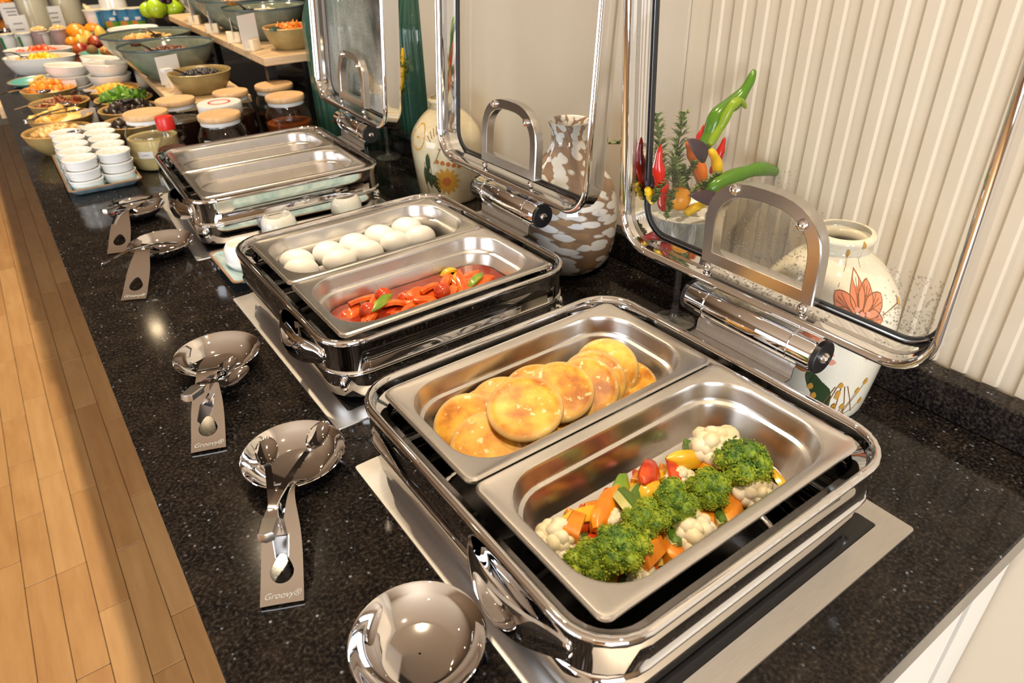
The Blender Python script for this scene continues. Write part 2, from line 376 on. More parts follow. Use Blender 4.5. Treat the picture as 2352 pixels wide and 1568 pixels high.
def hinge_part(parent):
    h = obj('hinge', tf(yxz(tf(lathe([(.0175, -.085), (.0190, -.083), (.0190, .083), (.0175, .085)], 32), rot=(0, 0, 0))), loc=(0, 0, 0)), M_ch, parent, 40)
    h.data.transform(Matrix(((0, 1, 0, 0), (1, 0, 0, 0), (0, 0, 1, 0), (0, 0, 0, 1)))); h.data.flip_normals(); h.location = (.2105, -.006, .1345)
    def cyl(name, r, y0, y1, mat, bev=.0008):
        v = lathe([(r - bev, y0), (r, y0 + bev), (r, y1 - bev), (r - bev, y1)], 32)
        return obj(name, ([(a[0], a[2], a[1]) for a in v[0]], [tuple(reversed(f)) for f in v[1]]), mat, h, 40)
    cyl('hinge_band', .0198, .056, .0575, M_ch, .0004); cyl('hinge_band', .0198, -.0575, -.056, M_ch, .0004)
    cyl('end_cap', .0182, -.0905, -.084, M['black_rubber']); cyl('end_cap', .0182, .084, .0905, M['black_rubber'])
    v = lathe([(.0064, 0), (.006, -.0022), (.0042, -.0045), (.0018, -.0052)], 18, False, True)
    b1 = obj('bolt', ([(a[0], a[2], a[1]) for a in v[0]], [tuple(reversed(f)) for f in v[1]]), M_ch, h); b1.location = (0, -.0903, 0)
    # bracket plate from the frame up to the barrel
    P = [(-.022, -.0352), (-.012, -.035), (-.0105, -.033), (-.0095, -.022), (-.007, -.0195), (0, -.0185), (.004, -.012)]
    L = [[(x, y, z + t) for x, z in P] for y in (-.066, .066) for t in (0,)]
    V = [(x, y, z) for y in (.066, -.066) for x, z in P]; n = len(P)
    F = [(i, i + 1, n + i + 1, n + i) for i in range(n - 1)]
    pl = obj('hinge_plate', (V, F), M['frame_steel'], h, 15); md = pl.modifiers.new('solid', 'SOLIDIFY'); md.thickness = .0018; md.offset = 0; pl.modifiers.new('split', 'EDGE_SPLIT').split_angle = .4
    return h
def chafing_dish(label, loc, rz, lean, glass, drops):
    t = thing('chafing_dish', label, 'chafing dish', loc, rz, 'three square steel chafing dishes in a row')
    ex, ey = .0090, .0110
    low = rring([(.10, .11, .03, .004), (.158, .170, .035, .0042), (.176, .189, .044, .0072), (.1835, .197, .05, .0150), (.1855, .199, .051, .034), (.1860, .1995, .051, .0475), (.1825, .196, .049, .0495)])
    obj('water_pan', loft(low, True, False), M_ch, t, 45)
    up = rring([(x + ex, y + ey, r + .004, z) for x, y, r, z in [(.1735, .1845, .044, .0490), (.1775, .1885, .047, .0495), (.1795, .1905, .048, .0510), (.1802, .1912, .048, .0528), (.1795, .1905, .048, .0546), (.1780, .1890, .047, .0560), (.1785, .1900, .047, .0850), (.1800, .1918, .047, .0935), (.1800, .1925, .047, .0985), (.1780, .1905, .045, .1008), (.1745, .1875, .042, .1012), (.1718, .1850, .040, .0995), (.1705, .1838, .039, .0960), (.1690, .1820, .038, .0885), (.164, .1765, .036, .0860), (.160, .1725, .034, .0845), (.1585, .171, .033, .075), (.157, .170, .03, .0735)]])
    obj('frame', loft(up), M_ch, t, 50)
    # bow handle on the front left side
    P = spline([(-.1855, -.032, .074), (-.195, -.048, .073), (-.204, -.075, .071), (-.206, -.10, .071), (-.201, -.128, .072), (-.192, -.15, .073), (-.185, -.168, .074)], 5)
    m = len(P); L = []
    for i, p in enumerate(P):
        k = i / (m - 1); w = .005 + .014 * sin(pi * k) ** .6; q = .0022
        L.append([(p.x - q, p.y, p.z - w), (p.x - q - .0025 * sin(pi * k), p.y, p.z - w * .4), (p.x - q - .001 * sin(pi * k), p.y, p.z + w * .6), (p.x - q * .4, p.y, p.z + w), (p.x + q, p.y, p.z + w), (p.x + q - .002 * sin(pi * k), p.y, p.z - w * .3), (p.x + q * .3, p.y, p.z - w * 1.02)])
    obj('handle', loft(L, True, True), M_ch, t, 60)
    hinge_part(t); lid_part(t, lean, glass, drops)
    # corner lug on the lower pan
    for sx, sy in ((-1, -1), (1, -1)):
        o = obj('lug', blob((.006, .006, .011), 0, 1, 2), M_ch, t); o.location = (sx * .1725, sy * .1855, .037)
    return t
def pan_mesh():
    a, b = .1625, .088
    return loft(rring([(a - .0006, b - .0006, .010, -.0055), (a, b, .011, -.004), (a, b, .011, -.0015), (a - .0018, b - .0018, .010, .0002), (a - .004, b - .004, .009, .0004), (a - .0065, b - .0065, .008, -.0006), (a - .0115, b - .0105, .046, -.0008),
        (a - .0135, b - .0125, .047, -.0020), (a - .0148, b - .0138, .047, -.0060), (a - .0155, b - .0145, .047, -.0195), (a - .0170, b - .0160, .046, -.0225), (a - .0205, b - .0195, .044, -.0245), (a - .0220, b - .0210, .043, -.0275),
        (a - .0265, b - .0250, .042, -.050), (a - .0310, b - .0290, .040, -.0580), (a - .0400, b - .0370, .034, -.0622), (a - .08, b - .06, .02, -.0630)], 8), False, True)
_pan = []
def food_pan(label, parent_loc, rz, dy, dz=0):
    c, s = cos(rz), sin(rz); loc = (parent_loc[0] - s * dy, parent_loc[1] + c * dy, .1 + dz)
    if not _pan: o = obj('food_pan', pan_mesh(), M['pan_steel'], smooth=30); _pan.append(o)
    else: o = inst(_pan[0], name='food_pan')
    o.location = loc; o.rotation_euler = (0, 0, rz); return tag(o, label, 'food pan', 'one-third steel food pans')
CH = [((0, 0, 0), 0.0, -3.0), ((.013, .4875, 0), -.0008, 4.0), ((.0167, 1.092, 0), -.045, 5.0)]
chafing_dish('nearest open chafing dish with the pancake and vegetable pans', *CH[0], M['lid_glass'], 11)
chafing_dish('middle open chafing dish with the boiled eggs and red pepper pans', *CH[1], M['lid_glass'], 0)
chafing_dish('farthest open chafing dish with two emptied pans and a steamed-up lid', *CH[2], M['lid_glass_foggy'], 0)
for (loc, rz, _), (l1, l2) in zip(CH, (('steel pan holding golden pancakes', 'steel pan holding broccoli and mixed vegetables'), ('steel pan holding white boiled eggs', 'steel pan holding red peppers in sauce'), ('emptied steel pan at the back of the farthest chafing dish', 'nearly empty steel pan with an orange glow in the farthest chafing dish'))):
    food_pan(l1, loc, rz, .0892); food_pan(l2, loc, rz, -.0892)
# hobs let into the counter
for i, (loc, lab) in enumerate((((.004, -.018), 'flush induction hob with brushed steel border under the nearest chafing dish'), ((.016, .481), 'flush induction hob with brushed steel border under the middle chafing dish'), ((.018, 1.09), 'flush induction hob with brushed steel border under the farthest chafing dish'))):
    t = thing('induction_hob', lab, 'hob', (*loc, 0), -.045 * (i == 2), 'induction hobs let into the counter')
    obj('border', loft(rring([(.2055, .2130, .004, .0002), (.2050, .2125, .004, .0016), (.1795, .187, .003, .0018), (.1790, .1865, .003, .0006)], 3)), M['frame_steel'], t, 30)
    obj('glass_plate', loft([rr(.1795, .187, .003, 3, .0004), rr(.1785, .186, .003, 3, .0024), rr(.1760, .1835, .002, 3, .0026)], True, True), M['black_wall'], t, 30)
# ================================================================ SPOON RESTS AND TONGS
_txt = []
def spoon_rest(label, c, e, lettered=True):
    d = Vector((e[0] - c[0], e[1] - c[1])); L = d.length; t = thing('spoon_rest', label, 'spoon rest', (c[0], c[1], .0015), math.atan2(d.y, d.x), 'polished steel spoon rests')
    # local +x runs from the bowl to the handle end
    k = L / .212
    bowl = lathe([(.001, .001), (.030, .0012), (.033, .002), (.044, .008), (.052, .0155), (.0565, .0215), (.0578, .0232), (.0572, .0240), (.0555, .0226), (.051, .0165), (.043, .0092), (.032, .0032), (.029, .0024), (.001, .0022)], 48, False, False)
    obj('bowl', bowl, M_ch, t, 60)
    prof = spline([(.0535, 0, .0215), (.063, 0, .0265), (.076, 0, .0375), (.088, 0, .044), (.102, 0, .0445), (.120, 0, .039), (.145, 0, .029), (.170, 0, .018), (.195, 0, .0075), (.208, 0, .0030), (.2155, 0, .0006)], 5)
    S = [0]
    for a, b_ in zip(prof, prof[1:]): S.append(S[-1] + (b_ - a).length)
    def at(s):
        s = max(0, min(S[-1], s)); i = max(j for j in range(len(S)) if S[j] <= s + 1e-9); i = min(i, len(S) - 2); f = (s - S[i]) / (S[i + 1] - S[i]); return prof[i].lerp(prof[i + 1], f)
    def wid(s):
        u = s / S[-1]; return .0185 - .0065 * math.exp(-((u - .30) / .22) ** 2) + .001 * u
    def pt(s, w): p = at(s); return (p.x * k, w, p.z + .0010 - 1.2 * w * w)
    T = S[-1]; s0, s1 = T - .068, T - .014; V = []; F = []
    nu = 22; nv = 8; rows = [s0 * i / nu for i in range(nu + 1)]
    for s in rows: V += [pt(s, wid(s) * (-1 + 2 * j / nv)) for j in range(nv + 1)]
    for i in range(nu):
        for j in range(nv): a = i * (nv + 1) + j; F.append((a, a + 1, a + nv + 2, a + nv + 1))
    rows = [s1 + (T - s1) * i / 3 for i in range(4)]; o = len(V)
    for s in rows: V += [pt(s, wid(s) * (-1 + 2 * j / nv)) for j in range(nv + 1)]
    for i in range(3):
        for j in range(nv): a = o + i * (nv + 1) + j; F.append((a, a + 1, a + nv + 2, a + nv + 1))
    # annulus round the teardrop hole
    per = [(s0, -1 + 2 * j / 8) for j in range(8)] + [(s0 + (s1 - s0) * j / 8, 1) for j in range(8)] + [(s1, 1 - 2 * j / 8) for j in range(8)] + [(s1 - (s1 - s0) * j / 8, -1) for j in range(8)]
    hc = T - .034; o = len(V); n = len(per); rings = []
    for q, w in per:
        w = w * wid(q); a = math.atan2(w, q - hc); r = .0122
        hs = hc + r * cos(a) * (1.05 if cos(a) > 0 else 1.55 - .0 * abs(sin(a))); hw = r * .9 * sin(a) * (1 if cos(a) > 0 else 1 - .35 * abs(cos(a)))
        rings.append(((q, w), (hs, hw)))
    for f in (0, .5, 1):
        for (q, w), (hs, hw) in rings: V.append(pt(q + (hs - q) * f, w + (hw - w) * f))
    for r_ in range(2):
        for j in range(n): a = o + r_ * n + j; b_ = o + r_ * n + (j + 1) % n; F.append((a, b_, b_ + n, a + n))
    h = obj('handle', (V, F), M_ch, t, 60)
    bm = bmesh.new(); bm.from_mesh(h.data); bmesh.ops.remove_doubles(bm, verts=bm.verts, dist=1e-5); bmesh.ops.recalc_face_normals(bm, faces=bm.faces); bm.to_mesh(h.data); bm.free()
    md = h.modifiers.new('solid', 'SOLIDIFY'); md.thickness = .0012; md.offset = 0; h.modifiers.new('split', 'EDGE_SPLIT').split_angle = .7
    if lettered:
        if not _txt:
            cu = bpy.data.curves.new('lettering', 'FONT'); cu.body = 'Groovy\u00ae'; cu.size = .0085; cu.align_x = 'CENTER'; cu.align_y = 'CENTER'; cu.shear = .35; cu.extrude = .00005
            tmp = link(bpy.data.objects.new('lettering', cu)); bpy.context.view_layer.update()
            _txt.append(bpy.data.meshes.new_from_object(tmp.evaluated_get(bpy.context.evaluated_depsgraph_get()))); bpy.data.objects.remove(tmp); _txt[0].materials.clear(); _txt[0].materials.append(M['engraved'])
        o = link(bpy.data.objects.new('engraved_lettering', _txt[0]), h); p = at(T - .0085); q = at(T - .012); sl = math.atan2(q.z - p.z, p.x - q.x); o['kind'] = 'stuff'
        o.location = (p.x * k, 0, p.z + .0019); o.rotation_euler = (Matrix.Rotation(sl, 3, 'Y') @ Matrix.Rotation(pi / 2, 3, 'Z')).to_euler()
        o['label'] = 'engraved Groovy lettering'
    return t
plain('engraved', (.42, .43, .45), .5, .6); pane('pale_glass', (.86, .84, .80), fog_glint=.25, fog_glint_scale=30)
spoon_rest('polished steel spoon rest nearest the camera, empty, cut off by the bottom edge', (-0.2561,-0.0566,0.0200), (-.345, -.255), False)
spoon_rest('polished steel spoon rest holding a spoon-and-fork server beside the nearest chafing dish', (-0.2543,0.2323,0.0200), (-0.3315,0.0653,0.0020))
spoon_rest('polished steel spoon rest with small tongs across its neck beside the middle chafing dish', (-0.2632,0.4994,0.0200), (-0.3262,0.3271,0.0020))
spoon_rest('polished steel spoon rest with one thin utensil, in front of the farthest chafing dish', (-0.2364,0.9603,0.0200), (-0.3206,0.7939,0.0020))
spoon_rest('polished steel spoon rest with dark tongs, last before the tray of ramekins', (-0.2364,1.1948,0.0200), (-0.3055,1.0162,0.0020), False)
def server(label, joint, heads, band=.009):
    t = thing('serving_tongs', label, 'tongs', joint)
    J = Vector(joint)
    for i, h in enumerate(heads):
        Hd = Vector(h) - J; s = Vector((-Hd.y, Hd.x, 0)).normalized() * (.0045 if i else -.0045)
        neck = Hd * .68
        P = spline([s, s + neck * .35 + Vector((0, 0, .006)), neck + s * .3 + Vector((0, 0, .002)), Hd * .74], 6)
        obj('arm', strap(P, lambda u: .0085 - .003 * u, .0022), M_ch, t, 40)
        sp = [(v[0] * .0125, v[1] * .026, (-.0035 + .0035 * (v[0] ** 2 + v[1] ** 2)) if v[2] < 0 else (-.0024 + .0030 * (v[0] ** 2 + v[1] ** 2))) for v in ico(3)[0]]
        o = obj('spoon_head' if i == 0 else 'fork_head', (sp, ico(3)[1]), M_ch, t, 60); o.location = Hd * .93; o.rotation_euler = (0, 0, math.atan2(Hd.y, Hd.x) - pi / 2)
    a = math.atan2((Vector(heads[0]) + Vector(heads[-1]) - 2 * J).y, (Vector(heads[0]) + Vector(heads[-1]) - 2 * J).x)
    o = obj('end_band', loft([[(x, y * k, z) for x, y in ((-.010, -.0075), (.012, -.0085), (.012, .0085), (-.010, .0075), (-.0125, 0))] for k, z in ((.8, -.0035), (1, -.002), (1, .0045), (.8, .006))], True, True), M['brushed_steel'], t, 40); o.rotation_euler = (0, radians(8), a); o.location = (-.004 * cos(a), -.004 * sin(a), 0)
    return t
server('spoon-and-fork server lying in the spoon rest beside the nearest chafing dish', (-0.3185,0.1079,0.0530), [(-0.2768,0.2499,0.0330), (-0.2159,0.2403,0.0340)])
server('small tongs lying across the spoon rest beside the middle chafing dish', (-0.3185,0.3730,0.0540), [(-0.2619,0.4470,0.0300), (-0.2595,0.4135,0.0320)])
server('dark tongs resting on the spoon rest before the ramekin tray', (-0.2904,1.1071,0.0550), [(-0.1890,1.1936,0.0360), (-0.2136,1.1748,0.0300)])
t = thing('serving_fork', 'thin steel fork resting across the spoon rest of the farthest chafing dish', 'fork', (-0.3232,0.8808,0.0460))
P = spline([(0, 0, 0), (.03, .012, .003), (.07, .03, -.004), (.11, .045, -.018)], 6); obj('shaft', strap(P, lambda u: .004 + .007 * u * u, .0018), M_ch, t, 40)
for dx in (-.0035, 0, .0035): obj('tine', strap([(-.022 + abs(dx), -.010 + dx, -.001), (0, dx * .8, 0)], .0016, .0014), M_ch, t, 40)
# ================================================================ VASES
def rprof(prof, z):
    for (r0, z0), (r1, z1) in zip(prof, prof[1:]):
        if z0 <= z <= z1 and z1 > z0: return r0 + (r1 - r0) * (z - z0) / (z1 - z0)
    return prof[-1][0]
def smooth_prof(P, k=5): return [(p.x, p.z) for p in spline([(r, 0, z) for r, z in P], k)]
class Decal:
    def __init__(s, prof, off=.0005): s.p = prof; s.off = off; s.V = []; s.F = []
    def pt(s, a, z): r = rprof(s.p, z) + s.off; return (r * cos(a), r * sin(a), z)
    def poly(s, a0, z0, pts, R):     # pts in metres round (a0,z0); a grows to the left seen from outside
        k = len(s.V); s.V.append(s.pt(a0 + sum(p[0] for p in pts) / len(pts) / R, z0 + sum(p[1] for p in pts) / len(pts)))
        for x, z in pts: s.V.append(s.pt(a0 + x / R, z0 + z))
        n = len(pts); s.F += [(k, k + 1 + i, k + 1 + (i + 1) % n) for i in range(n)]
    def line(s, a0, z0, pts, R, w=.0006):
        k = len(s.V); n = len(pts)
        for i, (x, z) in enumerate(pts):
            x1, z1 = pts[min(i + 1, n - 1)]; x2, z2 = pts[max(i - 1, 0)]; dx, dz = x1 - x2, z1 - z2; l = math.hypot(dx, dz) or 1; nx, nz = -dz / l * w, dx / l * w
            s.V += [s.pt(a0 + (x + nx) / R, z0 + z + nz), s.pt(a0 + (x - nx) / R, z0 + z - nz)]
        s.F += [(k + 2 * i, k + 2 * i + 1, k + 2 * i + 3, k + 2 * i + 2) for i in range(n - 1)]
def petal(ang, l0, l1, w, n=10, tip=1.0):
    P = []
    for i in range(n + 1): u = i / n; P.append((l0 + (l1 - l0) * u, w * sin(pi * min(1, u ** .8 * 1.0)) ** .7 * (1 if u < .99 else tip)))
    P = P + [(a, -b_) for a, b_ in reversed(P[1:-1])]
    c, s = cos(ang), sin(ang); return [(a * c - b_ * s, a * s + b_ * c) for a, b_ in P]
b = NB('crackle_glaze'); v = b.co(); vo = b.n('TexVoronoi', feature='DISTANCE_TO_EDGE', i_Scale=140.0); b.l(v, vo.inputs['Vector'])
b.set(col=b.mix(b.ramp(vo.outputs[0], [(0.0, (.35,) * 3), (.02, (0,) * 3)]), (.80, .75, .62), (.60, .52, .38)), rough=.07, coat=.6)
for nme, c in (('paint_coral', (.80, .25, .13)), ('paint_ochre', (.56, .29, .05)), ('paint_brown', (.20, .085, .03)), ('paint_green', (.035, .06, .025)), ('paint_rust', (.45, .14, .04)), ('paint_leaf', (.11, .11, .06)), ('paint_pink', (.70, .30, .22))): plain(nme, c, .2)
mottled('yellowed_glaze', (.62, .52, .33), (.74, .66, .47), 14, .1, coat=.5)
VP = smooth_prof([(.062, 0), (.067, .004), (.071, .03), (.0765, .08), (.0790, .124), (.0735, .152), (.053, .181), (.036, .196), (.0295, .203), (.0305, .2105), (.0345, .2135), (.0352, .218), (.0325, .2215)])
def vase(name, label, loc, prof, sc=1.0, rz=0, mat='crackle_glaze'):
    t = thing(name, label, 'vase', loc, rz); t.scale = (sc,) * 3
    inner = [(max(r - .004, .002), z) for r, z in reversed(prof) if z > .12]
    obj('body', lathe(prof + inner, 56, True, False), M[mat], t, 70)
    return t
t = vase('ceramic_vase', 'cream crackle-glazed vase with a coral flower beside the fluted wall', (.3265, -.024, 0), VP)
A = radians(200); R = .078
def decal(t, name, mat, fn):
    d = Decal(VP); fn(d); obj(name, (d.V, d.F), M[mat], t, 180)['kind'] = 'stuff'
FA = A + .045 / R * 1.0   # flower centre angle (left on the picture = larger angle)
FA = radians(236); FZ = .150
pa = [radians(q) for q in (92, 62, 30, -8, -48, -88, -132, 178, 142)]; pl_ = [.044, .040, .041, .030, .030, .030, .028, .036, .040]
def f1(d):
    for a, l in zip(pa, pl_): d.poly(FA, FZ, petal(a, .006, l, .0105), R)
def f2(d):
    d.off = .0008
    for a, l in zip(pa, pl_):
        for q in (-.16, 0, .16): d.line(FA, FZ, [(cos(a + q * u) * (.008 + (l - .012) * u), sin(a + q * u) * (.008 + (l - .012) * u)) for u in (0, .3, .6, .9)], R, .00035)
        p = petal(a, .006, l, .0105); d.line(FA, FZ, p + p[:1], R, .00045)
    for x in (-.020, -.012, .004, .018, .03): d.line(FA, .0, [(x * .3, .06), (x * .7, .035), (x, .01 + abs(x) * .2)], R, .0005)
    for x, z in ((.026, .05), (.034, .062), (-.028, .045), (-.018, .03), (.012, .028), (.04, .03)): d.line(FA, 0, [(x * .4, .012), (x * .8, z * .7), (x, z)], R, .0004)
    d.line(FA, FZ, [(-.028, .028), (-.018, .045), (-.014, .056)], R, .0004); d.line(FA, FZ, [(.012, .02), (.016, .05), (.018, .064)], R, .0004)
    d.line(FA, FZ, [(.03, .0), (.052, .004), (.066, .004)], R, .0005)
def f3(d):
    d.off = .0009
    for x, z in ((.026, .05), (.034, .062), (-.028, .045), (-.018, .03), (.012, .028), (.04, .03)): d.poly(FA, z, petal(pi / 2, -.0045, .0045, .0032), R); 
    for x, z in ((.026, .05), (.034, .062), (-.028, .045), (-.018, .03), (.012, .028), (.04, .03), (-.034, .058)): d.poly(FA + x / R, z, petal(pi / 2, -.005, .005, .0034), R)
    for x, z in ((-.014, .056), (.018, .066), (.068, .004)): d.poly(FA + x / R, FZ + z, petal(pi / 2, -.004, .006, .005, tip=2), R)
def f4(d):
    d.off = .0009
    for i in range(9): a = i * 2.4; r = .0022 * i ** .8; d.poly(FA + r * cos(a) / R, FZ + r * sin(a), petal(0, -.0032, .0032, .0028), R)
    for x, z in ((.030, -.048), (-.026, -.05)): 
        for i in range(6): a = i * 2.4; r = .003 * i ** .7; d.poly(FA + (x + r * cos(a)) / R, FZ + z + r * sin(a), petal(0, -.0045, .0045, .004), R)
decal(t, 'painted_flower', 'paint_coral', f1); decal(t, 'painted_lines', 'paint_brown', f2); decal(t, 'painted_seed_pods', 'paint_ochre', f3); decal(t, 'painted_buds', 'paint_pink', f4)
def f5(d):
    for q in (0, 1, 2, 3): d.poly(radians(206) + .1 * q, .080 - .006 * q, petal(radians(-60 - 8 * q), 0, .06, .0085), R)
def f6(d): d.off = .0009; d.poly(radians(200), .086, petal(pi, -.014, .012, .010), R)
decal(t, 'painted_leaf', 'paint_green', f5); decal(t, 'painted_rust_bloom', 'paint_rust', f6)
# second ceramic vase, behind the middle chafing dish
t = vase('ceramic_vase', 'cream vase painted with an ochre daisy, behind the middle chafing dish', (.3475, .886, 0), VP, .95, 0, 'yellowed_glaze')
DA = radians(243)
def g1(d):
    for i in range(13): a = i * 2 * pi / 13; d.poly(DA - .01 / R, .058, petal(a, .008, .032, .0052), R)
    d.poly(radians(186), .150, [(cos(u) * .022, sin(u) * .028) for u in [i * pi / 8 for i in range(16)]], R)
def g2(d): d.off = .0009; d.poly(DA - .01 / R, .058, [(cos(u) * .010, sin(u) * .010) for u in [i * pi / 8 for i in range(16)]], R); [d.poly(DA - (.028 - .012 * i) / R, .105 - .003 * i, petal(pi / 2, -.007, .004, .005), R) for i in range(5)]
def g3(d):
    d.off = .0008
    for i in range(9): a = radians(40 + i * 13); d.line(DA - .02 / R, .128, [(0, 0), (cos(a) * .028, sin(a) * .034), (cos(a) * .036, sin(a) * .048)], R, .0009)
    d.line(DA - .02 / R, .128, [(0, 0), (-.008, -.018), (-.016, -.03)], R, .0008); d.line(radians(200), .0, [(0, .10), (-.004, .06), (0, .02)], R, .0007); d.line(radians(208), .0, [(0, .12), (.004, .08), (0, .04)], R, .0006)
def g4(d):
    for i in range(5): d.poly(radians(200) + .03 * i, .09 - .004 * i, petal(radians(-95 + 14 * i), 0, .045, .0055), R)
    d.poly(radians(222), .03, petal(radians(100), 0, .045, .006), R); d.poly(DA - .048 / R, .12, petal(radians(-95), 0, .045, .006), R)
decal(t, 'painted_daisy', 'paint_ochre', g1); decal(t, 'painted_rust_bloom', 'paint_rust', g2); decal(t, 'painted_lines', 'paint_brown', g3); decal(t, 'painted_leaf', 'paint_green', g4)
# speckled art-glass vase
b = NB('art_glass'); v = b.co(scale=(1, 1, 1)); sp = b.n('SeparateXYZ'); b.l(v, sp.inputs[0])
at2 = b.n('Math', operation='ARCTAN2'); b.l(sp.outputs[1], at2.inputs[0]); b.l(sp.outputs[0], at2.inputs[1])
zz = b.n('Math', operation='MULTIPLY', i_1=13.0); b.l(sp.outputs[2], zz.inputs[0]); su = b.n('Math', operation='ADD'); b.l(at2.outputs[0], su.inputs[0]); b.l(zz.outputs[0], su.inputs[1])
cx = b.n('CombineXYZ'); s1 = b.n('Math', operation='MULTIPLY', i_1=2.0); b.l(su.outputs[0], s1.inputs[0]); s2 = b.n('Math', operation='MULTIPLY', i_1=58.0); b.l(sp.outputs[2], s2.inputs[0]); b.l(s1.outputs[0], cx.inputs[0]); b.l(s2.outputs[0], cx.inputs[1])
nz = b.noise(cx.outputs[0], 1.6, 2); mx = b.mix(.18, cx.outputs[0], nz.node.outputs['Color'])
vc = b.n('TexVoronoi', i_Scale=1.55); b.l(mx, vc.inputs['Vector'])
sc_ = b.n('SeparateColor'); b.l(vc.outputs['Color'], sc_.inputs[0])
cell = b.ramp(sc_.outputs[0], [(.0, (.82, .81, .79)), (.82, (.82, .81, .79)), (.84, (.34, .20, .11)), (1, (.42, .26, .14))])
b.set(col=b.mix(b.ramp(vc.outputs['Distance'], [(.52, (0,) * 3), (.60, (1,) * 3)]), cell, (.30, .19, .12)), rough=.06, coat=.7)
MP = smooth_prof([(.040, 0), (.056, .004), (.072, .020), (.0815, .052), (.0835, .088), (.0815, .122), (.070, .156), (.050, .184), (.034, .206), (.0285, .222), (.0305, .240), (.0345, .250)])
t = thing('glass_vase', 'round bellied art-glass vase speckled white and brown', 'vase', (.3250, .455, 0)); obj('body', lathe(MP + [(r - .004, z) for r, z in reversed(MP) if z > .12], 56, True, False), M['art_glass'], t, 80); obj('lug_handle', tube(spline([(-.052, .060, .165), (-.062, .076, .160), (-.060, .078, .140), (-.055, .066, .126)], 5), .006, 8), M['art_glass'], t, 80)
# ================================================================ GOBLET WITH CHILLIES
plain('chili_green', (.075, .20, .008), .22); plain('chili_lime', (.22, .34, .012), .25); plain('chili_red', (.55, .018, .008), .2); plain('pepper_yellow', (.82, .50, .01), .25); plain('pepper_orange', (.78, .17, .01), .25); plain('kumquat', (.85, .33, .01), .3)
plain('basil_purple', (.045, .022, .035), .45); mottled('herb_green', (.11, .17, .04), (.26, .34, .11), 60, .55); plain('herb_stem', (.20, .16, .07), .6); plain('stalk', (.16, .24, .03), .5)
plain('cloth_white', (.88, .88, .83), .75)
def goblet(label, loc, sc=1):
    t = thing('goblet', label, 'goblet', loc); t.scale = (sc,) * 3
    P = smooth_prof([(.0310, .0012), (.0312, .0022), (.020, .0040), (.0085, .0090), (.0055, .022), (.0045, .06), (.0055, .085), (.012, .098), (.034, .104), (.048, .112), (.0535, .135), (.0545, .178)], 4)
    obj('glass', lathe([(.0305, .0004)] + P + [(.0530, .178), (.0522, .136)], 48, True, False), M['goblet_glass'], t, 70)
    n = 64; L = []
    for z, k in ((.110, .80), (.118, .95), (.140, 1.0), (.168, 1.02), (.178, 1.0), (.176, .90)):
        L.append([((.0515 * k + .0012 * sin(j * 2 * pi * 16 / n)) * cos(2 * pi * j / n), (.0515 * k + .0012 * sin(j * 2 * pi * 16 / n)) * sin(2 * pi * j / n), z) for j in range(n)])
    obj('pleated_lining', loft(L, True, True), M['cloth_white'], t, 60)
    return t
goblet('stemmed goblet with a pleated white lining behind the nearest chafing dish', (.3260, .2020, 0))
goblet('stemmed goblet with a pleated white lining behind the farthest chafing dish', (.3680, 1.2240, 0), .95)
def chili(name, label, cat, pts, r, mat, stalk=True, flat=1.0, tip=.25, loc=None):
    P = spline(pts, 6); o = Vector(pts[0]); P = [p - o for p in P]
    def rad(u): return r * (tip + (1 - tip) * min(1, (1 - u) * 2.2) ** .8) * (.55 + .45 * min(1, u * 6)) * (1 + .10 * sin(u * 23))
    t = thing(name, label, cat, pts[0]); obj('flesh', tube(P, rad, 10), M[mat], t, 80)
    if stalk: obj('stalk', tube([P[0], P[0] - (P[2] - P[0]).normalized() * .012], r * .3, 6), M['stalk'], t)
    return t
chili('green_chili', 'large crooked green chilli rising from the goblet behind the nearest dish', 'chilli', [(0.3379,0.2000,0.2550), (0.3518,0.2000,0.2726), (0.3652,0.2000,0.3003), (0.3907,0.1950,0.3138), (0.4045,0.1900,0.3329), (0.4133,0.1900,0.3505)], .0105, 'chili_green', False)
chili('green_chili', 'slim lime green chilli with a hooked tip beside the large green one', 'chilli', [(0.3416,0.1900,0.2652), (0.3602,0.1900,0.2873), (0.3704,0.1850,0.3115), (0.3864,0.1850,0.3167), (0.4004,0.1850,0.3051)], .0065, 'chili_lime', False)
chili('green_chili', 'long green chilli arching out to the right from the goblet', 'chilli', [(0.3154,0.1700,0.2086), (0.3329,0.1600,0.2252), (0.3689,0.1550,0.2304), (0.4073,0.1500,0.2306), (0.4600,0.1500,0.2109), (0.5025,0.1500,0.1798)], .0095, 'chili_green', False, tip=.2)
chili('green_chili', 'short green chilli standing in the middle of the goblet', 'chilli', [(0.3236,0.2000,0.1982), (0.3027,0.2000,0.2241), (0.3093,0.2000,0.2462)], .009, 'chili_green', False)
chili('red_chili', 'red pepper strip standing at the left of the goblet', 'chilli', [(0.2507,0.1750,0.2049), (0.2373,0.1700,0.2381), (0.2277,0.1700,0.2675), (0.2282,0.1700,0.2927)], .0085, 'chili_red', False, tip=.08)
chili('red_chili', 'red chilli behind the large green chilli', 'chilli', [(0.3412,0.2150,0.2450), (0.3530,0.2150,0.2663), (0.3616,0.2150,0.2850)], .007, 'chili_red', False)
chili('red_chili', 'red chilli tip at the right of the goblet', 'chilli', [(0.3679,0.2000,0.2190), (0.3781,0.2000,0.2442), (0.3851,0.2000,0.2665)], .006, 'chili_red', False, tip=.1)
chili('pepper_strip', 'orange pepper strip leaning in the goblet', 'pepper strip', [(0.3401,0.1850,0.2047), (0.3161,0.1800,0.2411), (0.2981,0.1800,0.2702), (0.2881,0.1800,0.2830)], .009, 'pepper_orange', False)
